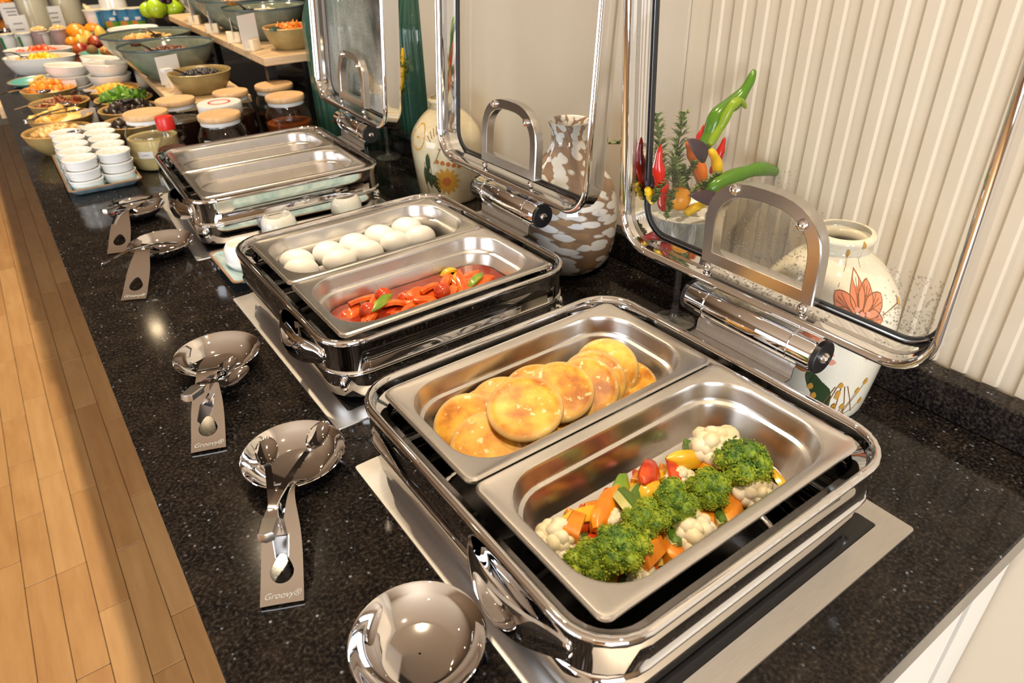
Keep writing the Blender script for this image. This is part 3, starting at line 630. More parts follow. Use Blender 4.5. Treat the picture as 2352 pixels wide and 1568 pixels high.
chili('pepper_strip', 'yellow pepper strip standing upright in the goblet', 'pepper strip', [(0.3557,0.1800,0.1933), (0.3492,0.1750,0.2235), (0.3417,0.1750,0.2486), (0.3275,0.1750,0.2656)], .0075, 'pepper_yellow', False, tip=.5)
chili('pepper_strip', 'yellow pepper strip lying on the goblet rim near the orange fruit', 'pepper strip', [(0.2637,0.1500,0.2035), (0.2792,0.1500,0.2066), (0.2977,0.1500,0.2080)], .006, 'pepper_yellow', False, tip=.6)
chili('pepper_strip', 'yellow pepper strip poking out to the right over the goblet rim', 'pepper strip', [(0.3211,0.1600,0.1982), (0.3358,0.1550,0.2021), (0.3570,0.1550,0.2050)], .0065, 'pepper_yellow', False, tip=.6)
chili('pepper_strip', 'yellow pepper strip at the left edge of the goblet', 'pepper strip', [(0.2350,0.1800,0.2160), (0.2274,0.1800,0.2292), (0.2219,0.1800,0.2377)], .006, 'pepper_yellow', False, tip=.5)
o = obj('kumquat', tf(blob((.0145, .0145, .0155), .03, 2, 3)), M['kumquat'], None, 180, loc=(0.2659,0.1650,0.2182)); tag(o, 'small round orange fruit on the rim of the goblet', 'fruit')
def leaf(label, a, c, w, mat):
    A_, C_ = Vector(a), Vector(c); d = C_ - A_; s = d.cross(Vector((-.5, -.6, .5))).normalized(); nn = s.cross(d).normalized(); V = []; n = 8
    for i in range(n + 1):
        u = i / n; k = sin(pi * u) ** .7 * w; p = d * u + nn * (.006 * sin(pi * u)); V += [p - s * k + nn * (.3 * k), p, p + s * k + nn * (.3 * k)]
    F = [(3 * i + j, 3 * i + j + 1, 3 * i + j + 4, 3 * i + j + 3) for i in range(n) for j in (0, 1)]
    o = obj('basil_leaf', (V, F), M[mat], None, 180, loc=a); md = o.modifiers.new('s', 'SOLIDIFY'); md.thickness = .0006; return tag(o, label, 'leaf', 'purple basil leaves')
leaf('purple basil leaf curling over the orange pepper strip', (0.2683,0.1650,0.2937), (0.3077,0.1650,0.2567), .010, 'basil_purple')
leaf('purple basil leaf lying beside the small orange fruit', (0.2655,0.1500,0.2271), (0.3303,0.1500,0.2001), .010, 'basil_purple')
leaf('purple basil leaf at the far left of the goblet', (0.2464,0.1900,0.2448), (0.2297,0.1900,0.2298), .010, 'basil_purple')
def sprig(label, base, tip, nl, ll, lw, bend=.01, seed=1, dark=False):
    rd = random.Random(seed); B = Vector(base); T = Vector(tip) - B; P = spline([(0, 0, 0), T * .5 + Vector((bend, bend * .5, 0)), T], 6)
    t = thing('herb_sprig', label, 'herb', base, group='herb sprigs in the goblets'); obj('stem', tube(P, .0008, 5), M['herb_stem'], t)
    L = []
    for i in range(nl):
        u = .1 + .9 * i / nl; p = P[min(len(P) - 1, int(u * (len(P) - 1)))]; a = rd.random() * 2 * pi; d = (Vector((cos(a), sin(a), .35 + rd.random() * .7)).normalized()) * ll * rd.uniform(.7, 1.1) * (1.1 - .5 * u)
        s = d.cross(Vector((0, 0, 1))).normalized() * lw; m_ = d * .5 + Vector((0, 0, ll * .12))
        L.append(([p, p + m_ + s, p + d, p + m_ - s], [(0, 1, 2, 3)]))
    o = obj('needles', join(*L), M['basil_purple' if dark else 'herb_green'], t, 0); o['kind'] = 'stuff'
sprig('rosemary sprig at the left of the goblet behind the nearest dish', (0.2561,0.1900,0.2226), (0.2385,0.1900,0.3228), 190, .022, .0017, .004, 1)
sprig('dark tipped rosemary sprig in the middle of the goblet', (0.2913,0.2000,0.2178), (0.2989,0.2000,0.3132), 220, .023, .0017, -.006, 2)
sprig('fine thyme sprig hanging among the chillies', (0.2564,0.1700,0.2109), (0.2968,0.1700,0.2588), 170, .011, .0024, .01, 3)
sprig('fine thyme sprig spreading to the right of the goblet', (0.2671,0.1650,0.2098), (0.3413,0.1650,0.2337), 170, .011, .0024, .01, 4)
sprig('fine thyme sprig over the left side of the rim', (0.2374,0.1650,0.2559), (0.2191,0.1650,0.2213), 150, .011, .0024, .0, 5)
sprig('fine thyme sprig drooping over the front of the rim', (0.2410,0.1550,0.2358), (0.2286,0.1500,0.2037), 90, .010, .0022, .0, 6)
sprig('fine thyme sprig in the centre of the goblet', (0.2754,0.1650,0.2077), (0.2483,0.1650,0.2752), 170, .012, .0022, .0, 7)
sprig('small thyme tip sticking out behind the art-glass vase', (0.3012,0.3000,0.2515), (0.2733,0.3100,0.2545), 24, .010, .0018, .0, 8)
sprig('green rosemary sprig in the far goblet', (0.4126,1.2000,0.1404), (0.4053,1.2000,0.2711), 90, .034, .0022, .01, 9)
sprig('rosemary sprig hanging right over the far goblet', (0.4091,1.1900,0.2234), (0.4218,1.1900,0.1918), 70, .030, .0022, .01, 10)
chili('green_chili', 'yellow-green chilli standing in the far goblet', 'chilli', [(0.4026,1.2000,0.1574), (0.4170,1.2000,0.2061), (0.4270,1.2000,0.2591)], .009, 'pepper_yellow', False)
chili('red_chili', 'red chilli in the far goblet', 'chilli', [(0.3952,1.2100,0.1517), (0.4051,1.2100,0.2012)], .010, 'chili_red', False)
chili('red_chili', 'orange chilli leaning left in the far goblet', 'chilli', [(0.3607,1.2000,0.1534), (0.3317,1.2000,0.1927), (0.3111,1.2000,0.2343)], .012, 'pepper_yellow', False)
# ================================================================ FOOD IN THE PANS
ORD = ['first', 'second', 'third', 'fourth', 'fifth', 'sixth', 'seventh', 'eighth', 'ninth', 'tenth', 'eleventh', 'twelfth']
# --- pancakes
b = NB('pancake'); c = b.n('TexCoord'); oi = b.n('ObjectInfo'); sp = b.n('SeparateXYZ'); b.l(c.outputs['Object'], sp.inputs[0])
ln = b.n('VectorMath', operation='LENGTH'); cm = b.n('CombineXYZ'); b.l(sp.outputs[0], cm.inputs[0]); b.l(sp.outputs[1], cm.inputs[1]); b.l(cm.outputs[0], ln.inputs[0])
ad = b.n('VectorMath', operation='ADD'); mm = b.n('Math', operation='MULTIPLY', i_1=9.0); cc = b.n('CombineXYZ'); b.l(oi.outputs['Random'], mm.inputs[0]); b.l(mm.outputs[0], cc.inputs[0]); b.l(mm.outputs[0], cc.inputs[2]); b.l(c.outputs['Object'], ad.inputs[0]); b.l(cc.outputs[0], ad.inputs[1])
f = b.noise(ad.outputs[0], 30, 3); g = b.noise(ad.outputs[0], 95, 2)
top = b.ramp(f, [(.34, (.46, .14, .010)), (.50, (.76, .34, .025)), (.68, (.90, .57, .075))])
top = b.mix(b.ramp(g, [(.62, (0,) * 3), (.68, (.85,) * 3)]), top, (.94, .78, .42))
edge = b.ramp(ln.outputs[1], [(.0375, (0,) * 3), (.0415, (1,) * 3)])
b.set(col=b.mix(edge, top, (.86, .64, .30)), rough=.42); b.bump(g, .15, .0006)
PK = lathe([(.001, -.0045), (.034, -.0045), (.0405, -.003), (.0425, .0), (.0415, .0028), (.038, .0046), (.030, .0054), (.018, .0058), (.001, .0060)], 40, True, True)
pk = None
pcs = [((-0.0427,0.1276,0.0500), 4, 0), ((-0.0259,0.0801,0.0500), 6, 1), ((0.0471,0.0956,0.0500), 8, 2), ((-0.0607,0.0650,0.0560), 10, 3), ((0.0873,0.0721,0.0520), 12, 4),
       ((0.0911,0.0551,0.0620), 14, -1), ((-0.0681,0.1159,0.0600), 24, 5), ((-0.0498,0.1252,0.0640), 26, 6), ((-0.1050,0.1063,0.0660), 34, 7), ((-0.1069,0.0675,0.0640), 26, 8),
       ((0.0769,0.0837,0.0780), 46, 9), ((0.0507,0.0766,0.0760), 42, 10), ((0.0354,0.0717,0.0770), 34, 11), ((-0.0095,0.1013,0.0720), 20, 12), ((0.0042,0.0788,0.0820), 26, 13), ((-0.0502,0.0698,0.0900), 20, 14)]
plab = ['pancake at the very bottom of the left half of the pile', 'pancake lying flat under the front of the largest one', 'pancake lying flat under the right half of the pile', 'brown pancake showing below the largest one at the front', 'pancake lying flat under the browned one at the right end'] + ['browned pancake lying flat at the right end of the pile', 'brown pancake half hidden behind the front left ones', 'pancake peeping out behind the large front one', 'pale spotted pancake at the left end of the pile', 'golden pancake lowest at the front left, against the pan rim', 'pancake standing upright at the back right', 'pancake leaning second from the back right', 'dark golden pancake leaning in the right half of the pile', 'pancake hidden under the two largest ones', 'golden pancake with pale spots behind the largest one', 'largest smooth golden pancake on top of the pile']
rd = random.Random(5)
for (p, tilt, k), lab in zip(pcs, plab):
    if pk is None: o = pk = obj('pancake', PK, M['pancake'], smooth=60)
    else: o = inst(pk, name='pancake')
    p = (max(-.099, min(.099, p[0])), max(.066, min(.113, p[1])), p[2] + (.004 if tilt < 13 else 0)); o.location = p
    n = Matrix.Rotation(radians(tilt), 3, Vector((-.78, .62, 0)).normalized().cross(Vector((0, 0, 1))) if False else Vector((.78, -.62, 0)))
    o.rotation_euler = (n.to_4x4() @ Matrix.Rotation(rd.random() * 6, 4, 'Z')).to_euler(); s = rd.uniform(.88, .97); o.scale = (s, s, 1)
    tag(o, lab, 'pancake', 'pancakes in the steel pan')
# --- boiled eggs
V = [(v[0] * .0215, v[1] * .0215, v[2] * (.0305 if v[2] > 0 else .0255)) for v in ico(3)[0]]
EG = [((685,597), 0), ((757,578), 0), ((818,560), 0), ((876,540), 0), ((938,522), 0), ((782,594), 1), ((845,573), 1), ((910,553), 1), ((966,540), 1), ((693,613), 1), ((1010,523), 0)]
first = None
eggs = [((-0.0921,0.6149,0.0720), 'boiled egg at the left end of the back row'), ((-0.0400,0.6131,0.0720), 'boiled egg second from the left in the back row'), ((0.0073,0.6147,0.0720), 'boiled egg third from the left in the back row'), ((0.0566,0.6210,0.0720), 'boiled egg fourth from the left in the back row'), ((0.1083,0.6228,0.0720), 'boiled egg at the right end of the back row'),
        ((-0.0972,0.5843,0.0700), 'boiled egg hardly showing at the left end of the front row'), ((-0.0368,0.5783,0.0700), 'boiled egg second from the left in the front row'), ((0.0129,0.5828,0.0700), 'boiled egg third from the left in the front row'), ((0.0658,0.5870,0.0700), 'boiled egg fourth from the left in the front row'), ((0.1099,0.5816,0.0700), 'boiled egg at the right end of the front row')]
for i, (p, lab) in enumerate(eggs):
    if first is None: o = first = obj('boiled_egg', (V, ico(3)[1]), M['egg_shell'], smooth=180)
    else: o = inst(first, name='boiled_egg')
    o.location = (p[0], p[1], .066 + (.002 if i < 5 else 0)); o.rotation_euler = (radians(-72 + rd.uniform(-12, 12)), radians(rd.uniform(-12, 12)), radians(70 + rd.uniform(-25, 25))); tag(o, lab, 'egg', 'boiled eggs in the pan')
# --- unseen scrambled egg layer, added so the last pan's walls reflect orange
def pan_fill(name, label, cat, mat, cx, cy, rz, z, amp, freq, kind='stuff', hx=.134, hy=.060):
    V = []; nx, ny = 40, 20; F = []
    for j in range(ny + 1):
        for i in range(nx + 1):
            u, w = -1 + 2 * i / nx, -1 + 2 * j / ny; r = .035; x, y = u * hx, w * hy
            ax, ay = max(0, abs(x) - (hx - r)), max(0, abs(y) - (hy - r)); l = math.hypot(ax, ay)
            if l > r: x -= math.copysign(ax - ax * r / l, x); y -= math.copysign(ay - ay * r / l, y)
            V.append((x, y, amp * noise.noise(Vector((x * freq, y * freq, cx * 9)))))
    for j in range(ny):
        for i in range(nx): a = j * (nx + 1) + i; F.append((a, a + 1, a + nx + 2, a + nx + 1))
    o = obj(name, (V, F), M[mat], None, 180, loc=(cx, cy, z), rot=(0, 0, rz)); return tag(o, label, cat, kind=kind)
mottled('scrambled', (.80, .40, .05), (.88, .58, .12), 60, .45, .4)
mottled('sauce', (.26, .018, .006), (.42, .05, .012), 18, .08, coat=.6); mottled('broth', (.16, .07, .02), (.30, .14, .04), 20, .15)
pan_fill('unseen_egg_layer', 'unseen layer of scrambled egg added to reflect orange in the nearer pan of the farthest dish', 'scrambled egg', 'scrambled', CH[2][0][0] + sin(CH[2][1]) * .0892, CH[2][0][1] - cos(CH[2][1]) * .0892, CH[2][1], .053, .006, 60)
pan_fill('tomato_sauce', 'red sauce around the peppers in the middle chafing dish', 'sauce', 'sauce', CH[1][0][0], CH[1][0][1] - .0892, 0, .058, .0006, 30)
# --- peppers in sauce and mixed vegetables
mottled('pep_red', (.52, .035, .008), (.72, .10, .015), 50, .22, coat=.3); mottled('pep_redorange', (.76, .10, .008), (.88, .20, .025), 50, .24, coat=.3); mottled('pep_yellow', (.78, .42, .01), (.86, .58, .04), 40, .24, coat=.3); mottled('pep_green', (.16, .30, .02), (.34, .46, .05), 40, .25, coat=.3)
mottled('carrot', (.74, .22, .008), (.84, .34, .02), 40, .3, coat=.2); mottled('cauli', (.80, .70, .46), (.88, .82, .66), 60, .5, .3); mottled('zucchini_flesh', (.62, .60, .22), (.74, .72, .34), 40, .35); plain('zucchini_skin', (.09, .18, .02), .35)
b = NB('broccoli_crown'); c = b.n('TexCoord'); sp = b.n('SeparateXYZ'); b.l(c.outputs['Object'], sp.inputs[0]); f = b.noise(c.outputs['Object'], 140, 3); ad = b.n('Math', operation='MULTIPLY_ADD', i_1=13.0, i_2=.12); b.l(sp.outputs[2], ad.inputs[0]); a2 = b.n('Math', operation='ADD'); b.l(ad.outputs[0], a2.inputs[0]); b.l(f, a2.inputs[1])
b.set(col=b.ramp(a2.outputs[0], [(.50, (.50, .52, .05)), (.72, (.24, .34, .015)), (.95, (.05, .13, .010))]), rough=.6); plain('broccoli_stem', (.36, .46, .10), .45)
def strip(L, W, curl, th=.0035, seed=0, twist=0):
    n = 10; m = 4; V = []; rd = random.Random(seed)
    top = []; bot = []
    for i in range(n + 1):
        u = i / n - .5; a = u * curl; R_ = L / max(abs(curl), .05)
        cx, cz = (R_ * sin(a), R_ * (cos(a) - 1)) if abs(curl) > .05 else (u * L, 0); w = W * (1 - .75 * abs(2 * u) ** 3.2) / 2
        for j in range(m + 1):
            v = (-1 + 2 * j / m); dz = -.25 * W * (v * v) * .9; y = v * w; tz = twist * u; y2, z2 = y * cos(tz) - dz * sin(tz), y * sin(tz) + dz * cos(tz)
            top.append((cx + sin(a) * (z2 + th / 2), y2, cz + cos(a) * (z2 + th / 2))); bot.append((cx + sin(a) * (z2 - th / 2), y2, cz + cos(a) * (z2 - th / 2)))
    k = len(top); F = []; w = m + 1
    for i in range(n):
        for j in range(m): a = i * w + j; F += [(a, a + w, a + w + 1, a + 1), (k + a, k + a + 1, k + a + w + 1, k + a + w)]
    rim = [i * w for i in range(n + 1)] + [n * w + j for j in range(1, m + 1)] + [i * w + m for i in range(n - 1, -1, -1)] + [j for j in range(m - 1, 0, -1)]
    for a, c_ in zip(rim, rim[1:] + rim[:1]): F.append((a, c_, k + c_, k + a))
    return top + bot, F
KIND = {}
def piece(kind, name, label, cat, group, p, rot, sc=1.0):
    if kind not in KIND: KIND[kind] = [None] * 3
    i = rd.randrange(3)
    if KIND[kind][i] is None:
        s = i + ord(kind[0]) % 7
        if kind == 'carrot': vf = [strip(.052, .019, .3, .008), loft([[(x * k, y * k, z) for x, y in ((.013, -.005), (.012, .006), (-.010, .008), (-.012, -.007))] for k, z in ((.9, -.006), (1, -.005), (1, .005), (.85, .0065))], True, True), strip(.036, .020, .1, .010)][i]
        elif kind == 'zucchini': vf = strip((.034, .03, .04)[i], .017, .25, .006)
        elif kind == 'ro': vf = strip((.050, .042, .058)[i], (.016, .019, .015)[i], (.5, .9, .35)[i], .0045, s, (.5, .2, .8)[i])
        else: vf = strip((.042, .034, .050)[i], (.016, .018, .014)[i], (1.1, 1.9, .7)[i], .0036, s, (.5, .0, .9)[i])
        o = obj(name, vf, M[{'red': 'pep_red', 'ro': 'pep_redorange', 'yel': 'pep_yellow', 'grn': 'pep_green', 'carrot': 'carrot', 'zucchini': 'zucchini_flesh'}[kind]], smooth=50)
        if kind == 'zucchini': 
            e = obj('skin', tf(strip((.034, .03, .04)[i], .0172, .25, .0014), loc=(0, 0, .0038)), M['zucchini_skin'], o, 50)
        KIND[kind][i] = o
    else: o = copy_tree(KIND[kind][i]); o.name = name
    o.location = p; o.rotation_euler = rot; o.scale = (sc,) * 3; return tag(o, label, cat, group)
def rr3(flat=.5): return (rd.uniform(-flat, flat), rd.uniform(-flat, flat), rd.uniform(0, 6.28))
STEW = [('ro', (-0.0622,0.4425,0.0680), 'red pepper strip standing at the left of the stew'), ('ro', (-0.0515,0.4272,0.0660), 'red pepper strip lying behind the green scrap'), ('ro', (-0.0841,0.4264,0.0620), 'red pepper strip at the far left of the stew'), ('red', (-0.0971,0.4348,0.0600), 'red pepper scrap against the left end of the pan'), ('ro', (-0.0703,0.4062,0.0620), 'red pepper strip at the near left edge of the stew'), ('ro', (-0.0303,0.4105,0.0660), 'red pepper strip in the left middle of the stew'), ('red', (-0.0066,0.4220,0.0660), 'dark red pepper strip in the middle of the stew'), ('ro', (0.0083,0.4123,0.0680), 'large red pepper strip in the middle of the stew'), ('ro', (-0.0161,0.3923,0.0620), 'red pepper strip at the near edge of the stew'), ('ro', (0.0159,0.3921,0.0640), 'red pepper strip right of the middle of the stew'), ('red', (0.0378,0.4043,0.0660), 'tomato-red pepper piece right of the middle'), ('ro', (0.0529,0.3923,0.0660), 'long red pepper strip pointing to the right'), ('ro', (0.0781,0.4026,0.0660), 'red pepper strip beside the yellow pieces'), ('ro', (0.0572,0.4179,0.0680), 'red pepper strip leaning behind the yellow pieces'), ('ro', (0.1166,0.3964,0.0600), 'red pepper scrap at the right end of the stew'), ('yel', (0.0833,0.4513,0.0660), 'yellow pepper piece at the back of the stew'), ('yel', (0.0840,0.4220,0.0660), 'smaller yellow pepper piece among the red ones'), ('grn', (-0.0495,0.4069,0.0740), 'green pepper scrap at the left of the stew'), ('grn', (0.0977,0.3968,0.0680), 'green pepper scrap at the right of the stew'), ('ro', (0.0308,0.4172,0.0680), 'red pepper strip lying across the middle of the stew'), ('red', (-0.0398,0.4007,0.0580), 'red pepper strip sunk in the sauce at the near edge')]
for kind, p, lab in STEW: piece(kind, 'pepper_piece', lab, 'pepper', 'pepper pieces in sauce', (p[0], max(.345, min(.455, p[1])), p[2]), (rd.uniform(-.45, .45), rd.uniform(-.3, .3), rd.uniform(-.2, 1.1)), 1.0)
for p, lab in (((-0.0722,0.4081,0.0660), 'cherry tomato at the left of the stew'), ((-0.0384,0.4274,0.0700), 'cherry tomato behind the green scrap in the stew'), ((0.0349,0.3864,0.0700), 'half tomato in the middle of the stew')):
    o = obj('cherry_tomato', blob((.0125, .0125, .0115), .06, 2, 3, 3), M['pep_red'], None, 180, loc=p); tag(o, lab, 'tomato', 'tomatoes in the stew')
for i in range(26): piece('ro', 'pepper_piece', 'pepper piece sunk in the red sauce', 'pepper', 'sunken pepper pieces', (rd.uniform(-.09, .11), rd.uniform(.365, .43), .060), rr3(.25), 1.0)
def floret_crown(n, R, rs, seed, flat=.75, jit=.35):
    r_ = random.Random(seed); B = []
    for i in range(n):
        z = 1 - (i + .5) / n * 1.25; q = math.sqrt(max(0, 1 - z * z)); a = i * 2.39996; k = R * (1 + .16 * noise.noise(Vector((cos(a) * q * 2, sin(a) * q * 2, z * 2 + seed))))
        s = rs * r_.uniform(1 - jit, 1 + jit); B.append(tf(blob((1, 1, .9), .22, 1.8, 2, i + seed), loc=(q * cos(a) * k, q * sin(a) * k, z * k * flat), rot=(r_.random() * 3, r_.random() * 3, 0), sc=(s, s, s)))
    B.append(tf(ico(2), sc=(R * .9, R * .9, R * flat * .85), loc=(0, 0, -.001)))
    return join(*B)
def broccoli_crown(R, seed):
    r_ = random.Random(seed); B = []; nl = 11
    for i in range(nl):
        z = 1 - (i + .4) / nl * 1.15; q = math.sqrt(max(0, 1 - z * z)); a = i * 2.39996 + r_.uniform(-.3, .3); c = Vector((q * cos(a), q * sin(a), z * .72)) * R * r_.uniform(.50, .78); lr = R * r_.uniform(.34, .50)
        B.append(tf(ico(2), loc=c, sc=(lr * .9,) * 3))
        for j in range(190):
            d = Vector((r_.gauss(0, 1), r_.gauss(0, 1), r_.gauss(0, 1))).normalized()
            if d.dot(c.normalized()) < -.35 or (d.z < -.55): continue
            s = lr * r_.uniform(.06, .125); B.append(tf(ico(1), loc=c + d * lr * r_.uniform(.88, 1.1), rot=(r_.random() * 3, r_.random() * 3, 0), sc=(s, s, s)))
    B.append(tf(ico(2), sc=(R * .6, R * .6, R * .5)))
    return join(*B)
BRO = [((-0.1317,-0.1158,0.0740), .022, 'broccoli floret nearest the left end of the vegetable pan'), ((-0.0967,-0.1225,0.0820), .026, 'large bright broccoli floret, second from the left'), ((-0.0598,-0.1164,0.0850), .021, 'dark broccoli floret, third from the left'), ((-0.0245,-0.1175,0.0840), .025, 'broccoli floret in the middle of the row'), ((0.0151,-0.1216,0.0850), .0255, 'broccoli floret, second from the right'), ((0.0625,-0.1240,0.0870), .029, 'largest broccoli floret at the right end of the row')]
def inpan(p, R_, cy=-.0892): return (max(-.139 + R_, min(.139 - R_, p[0])), max(cy - .066 + R_, min(cy + .066 - R_, p[1])), p[2])
for i, (p, R_, lab) in enumerate(BRO):
    p = inpan(p, R_ * .8)
    t = thing('broccoli_floret', lab, 'broccoli', p, rd.random() * 6, 'broccoli florets'); t.rotation_euler = (rd.uniform(-.35, .1) + .15, rd.uniform(-.5, .1), rd.random() * .6)
    o = obj('crown', broccoli_crown(R_ * .90, i), M['broccoli_crown'], t, 180)
    obj('stem', tube([(0, 0, -R_ * .2), (.002, 0, -R_ * .8), (.003, -.002, -R_ * 1.15)], lambda u: R_ * (.5 - .12 * u), 9), M['broccoli_stem'], t)
    for q in range(4): a = q * 1.57 + .4; obj('branch', tube([(0, 0, -R_ * .75), (cos(a) * R_ * .35, sin(a) * R_ * .35, -R_ * .4), (cos(a) * R_ * .62, sin(a) * R_ * .62, -R_ * .05)], R_ * .14, 7), M['broccoli_stem'], t)
CAU = [((-0.1316,-0.0749,0.0680), .020, 'cauliflower floret at the left end of the vegetable pan'), ((0.0683,-0.0857,0.0800), .025, 'white cauliflower floret at the back right'), ((0.0565,-0.1496,0.0700), .021, 'creamy cauliflower floret at the near right'), ((-0.0245,-0.1450,0.0680), .022, 'creamy cauliflower floret at the near edge'), ((-0.0684,-0.0866,0.0680), .012, 'small white cauliflower crumb behind the bright broccoli'), ((0.0172,-0.0860,0.0700), .014, 'small white cauliflower behind the middle broccoli'), ((-0.0882,-0.1466,0.0600), .014, 'cauliflower bit at the lower left edge'), ((-0.0123,-0.1284,0.0660), .010, 'pale cauliflower crumb in the middle')]
for i, (p, R_, lab) in enumerate(CAU):
    p = inpan(p, R_ * .8)
    t = thing('cauliflower_floret', lab, 'cauliflower', p, rd.random() * 6, 'cauliflower florets'); t.rotation_euler = (rd.uniform(-.4, .4), rd.uniform(-.4, .4), rd.random() * 6)
    obj('curd', floret_crown(30, R_ * .74, R_ * .34, i + 20, .75, .3), M['cauli'], t, 180); obj('stem', tube([(0, 0, 0), (0, 0, -R_ * .9)], lambda u: R_ * (.5 - .2 * u), 8), M['cauli'], t)
VEG = [('carrot', (-0.1070,-0.0779,0.0760), 'long carrot slice at the left of the vegetable pan', 1.15, (.2, 0, .55)), ('carrot', (-0.0666,-0.0765,0.0760), 'carrot slice behind the long one', 1.1, (.3, 0, .5)), ('carrot', (-0.0730,-0.1349,0.0740), 'carrot chunk right of the bright broccoli', 1.3, (.9, .2, .2)), ('carrot', (-0.0449,-0.1388,0.0680), 'carrot slice near the front edge', 1.1, (.4, 0, .9)), ('carrot', (-0.0068,-0.1450,0.0700), 'carrot slice beside the creamy cauliflower', 1.1, (.1, .2, .6)), ('carrot', (0.0326,-0.1453,0.0700), 'carrot chunk under the right broccoli', 1.2, (.6, .2, .6)), ('carrot', (0.0559,-0.0905,0.0720), 'carrot piece under the white cauliflower', 1.0, (.5, .3, .8)), ('carrot', (-0.1117,-0.1235,0.0600), 'carrot bit at the lower left edge', .9, (.6, .2, .1)),
       ('red', (-0.0011,-0.0684,0.0800), 'large red pepper piece at the back of the pan', 1.25, (.5, .3, .55)), ('red', (0.0194,-0.0789,0.0780), 'red pepper piece beside the large one', 1.0, (.6, .2, .9)), ('red', (-0.0565,-0.0673,0.0740), 'red pepper strip at the back left', 1.0, (.3, .3, .6)), ('red', (-0.1077,-0.0986,0.0700), 'red pepper scrap behind the front broccoli', .9, (.8, 0, .3)), ('red', (0.0158,-0.1348,0.0680), 'dark red pepper strip in the middle', 1.1, (.2, .1, .5)), ('red', (-0.0738,-0.1452,0.0660), 'red pepper piece at the front edge', 1.0, (.4, 0, .7)), ('red', (-0.0880,-0.0719,0.0680), 'red pepper scrap under the long carrot slice', .8, (.3, 0, .4)),
       ('yel', (-0.0868,-0.0713,0.0760), 'yellow pepper arc at the left', 1.0, (.4, .2, -.3)), ('yel', (-0.0176,-0.0849,0.0780), 'yellow pepper strip behind the third broccoli', 1.1, (.4, 0, .3)), ('yel', (0.0370,-0.0819,0.0800), 'yellow pepper piece at the back', 1.15, (.9, .2, -.5)), ('yel', (0.0760,-0.0910,0.0740), 'yellow pepper piece by the white cauliflower', 1.0, (.8, .2, .8)), ('yel', (0.0916,-0.1418,0.0740), 'yellow pepper arc at the right end', 1.15, (1.2, .2, 1.2)), ('yel', (-0.1130,-0.1301,0.0620), 'yellow pepper bit at the lower left edge', .8, (.3, 0, .3)), ('yel', (-0.0611,-0.1371,0.0640), 'yellow pepper strip by the carrot chunk', .9, (.3, 0, -.4)),
       ('zucchini', (-0.0482,-0.0866,0.0800), 'pale courgette strip standing behind the third broccoli', 1.3, (.9, .3, 1.2)), ('zucchini', (-0.0353,-0.1334,0.0720), 'courgette wedge in the middle front', 1.1, (.4, .2, .6)), ('zucchini', (0.0191,-0.1504,0.0700), 'courgette slice beside the right cauliflower', 1.1, (.3, .2, .6)), ('zucchini', (-0.0956,-0.1402,0.0580), 'courgette end at the near edge', 1.0, (.2, 0, .3)), ('grn', (-0.0337,-0.0617,0.0740), 'green pepper strip at the back', .9, (.4, 0, .5)), ('zucchini', (-0.0297,-0.0810,0.0700), 'courgette strip leaning on the pale one', 1.1, (.7, 0, .4))]
CATS = {'carrot': ('carrot_piece', 'carrot'), 'red': ('pepper_piece', 'pepper'), 'yel': ('pepper_piece', 'pepper'), 'grn': ('pepper_piece', 'pepper'), 'zucchini': ('courgette_piece', 'courgette'), 'ro': ('pepper_piece', 'pepper')}
for kind, p, lab, s, rt in VEG: piece(kind, CATS[kind][0], lab, CATS[kind][1], 'vegetable pieces in the near pan', inpan(p, .016), rt, s)
for i in range(70):
    kind = rd.choice(['carrot', 'red', 'yel', 'zucchini', 'carrot', 'yel']); piece(kind, CATS[kind][0], {'carrot': 'carrot piece deep in the vegetable pan', 'red': 'red pepper piece deep in the vegetable pan', 'yel': 'yellow pepper piece deep in the vegetable pan', 'zucchini': 'courgette piece deep in the vegetable pan'}[kind], CATS[kind][1], 'vegetables under the top layer', (rd.uniform(-.098, .098), rd.uniform(-.122, -.056), rd.uniform(.050, .062)), rr3(.35), 1.0)
# ================================================================ WHAT STANDS FURTHER ALONG THE COUNTER
b = NB('olive_glaze'); v = b.co(); f = b.noise(v, 25, 4); b.set(col=b.ramp(f, [(.35, (.26, .18, .065)), (.65, (.34, .25, .10))]), rough=.28)
plain('olive_rim', (.48, .28, .10), .3)
b = NB('teal_glaze'); v = b.co(); f = b.noise(v, 14, 4); b.set(col=b.ramp(f, [(.35, (.13, .15, .11)), (.65, (.22, .25, .19))]), rough=.12, coat=.4)
plain('teal_rim', (.07, .10, .11), .15)
b = NB('blue_glaze'); v = b.co(scale=(3, 1, 1)); f = b.noise(v, 12, 4); b.set(col=b.ramp(f, [(.35, (.30, .47, .52)), (.65, (.55, .68, .70))]), rough=.12, coat=.5)
plain('brown_edge', (.28, .15, .07), .35); plain('turquoise', (.10, .34, .31), .2)
def ware(name, label, cat, loc, r, h, mat, rim, rb=.5, group=None, th=.006, sy=1.0, rz=0, tilt=(0, 0)):
    t = thing(name, label, cat, loc, rz, group); t.rotation_euler = (tilt[0], tilt[1], rz)
    P = smooth_prof([(r * rb, 0), (r * (rb + .04), .003), (r * (rb + (1 - rb) * .48), h * .30), (r * (rb + (1 - rb) * .80), h * .62), (r * .985, h * .94)], 4)
    I = smooth_prof([(r - th, h * .94), (r * (rb + (1 - rb) * .76) - th, h * .60), (r * (rb + (1 - rb) * .45) - th, h * .30), (r * rb, h * .14), (.001, h * .12)], 4)
    obj('body', lathe(P + I, 40, True, False, sy), M[mat], t, 70)
    obj('rim', lathe([(r * .985, h * .94), (r, h * .965), (r - th * .3, h), (r - th * .8, h * .99), (r - th, h * .94)], 40, False, False, sy), M[rim], t, 70)
    return t
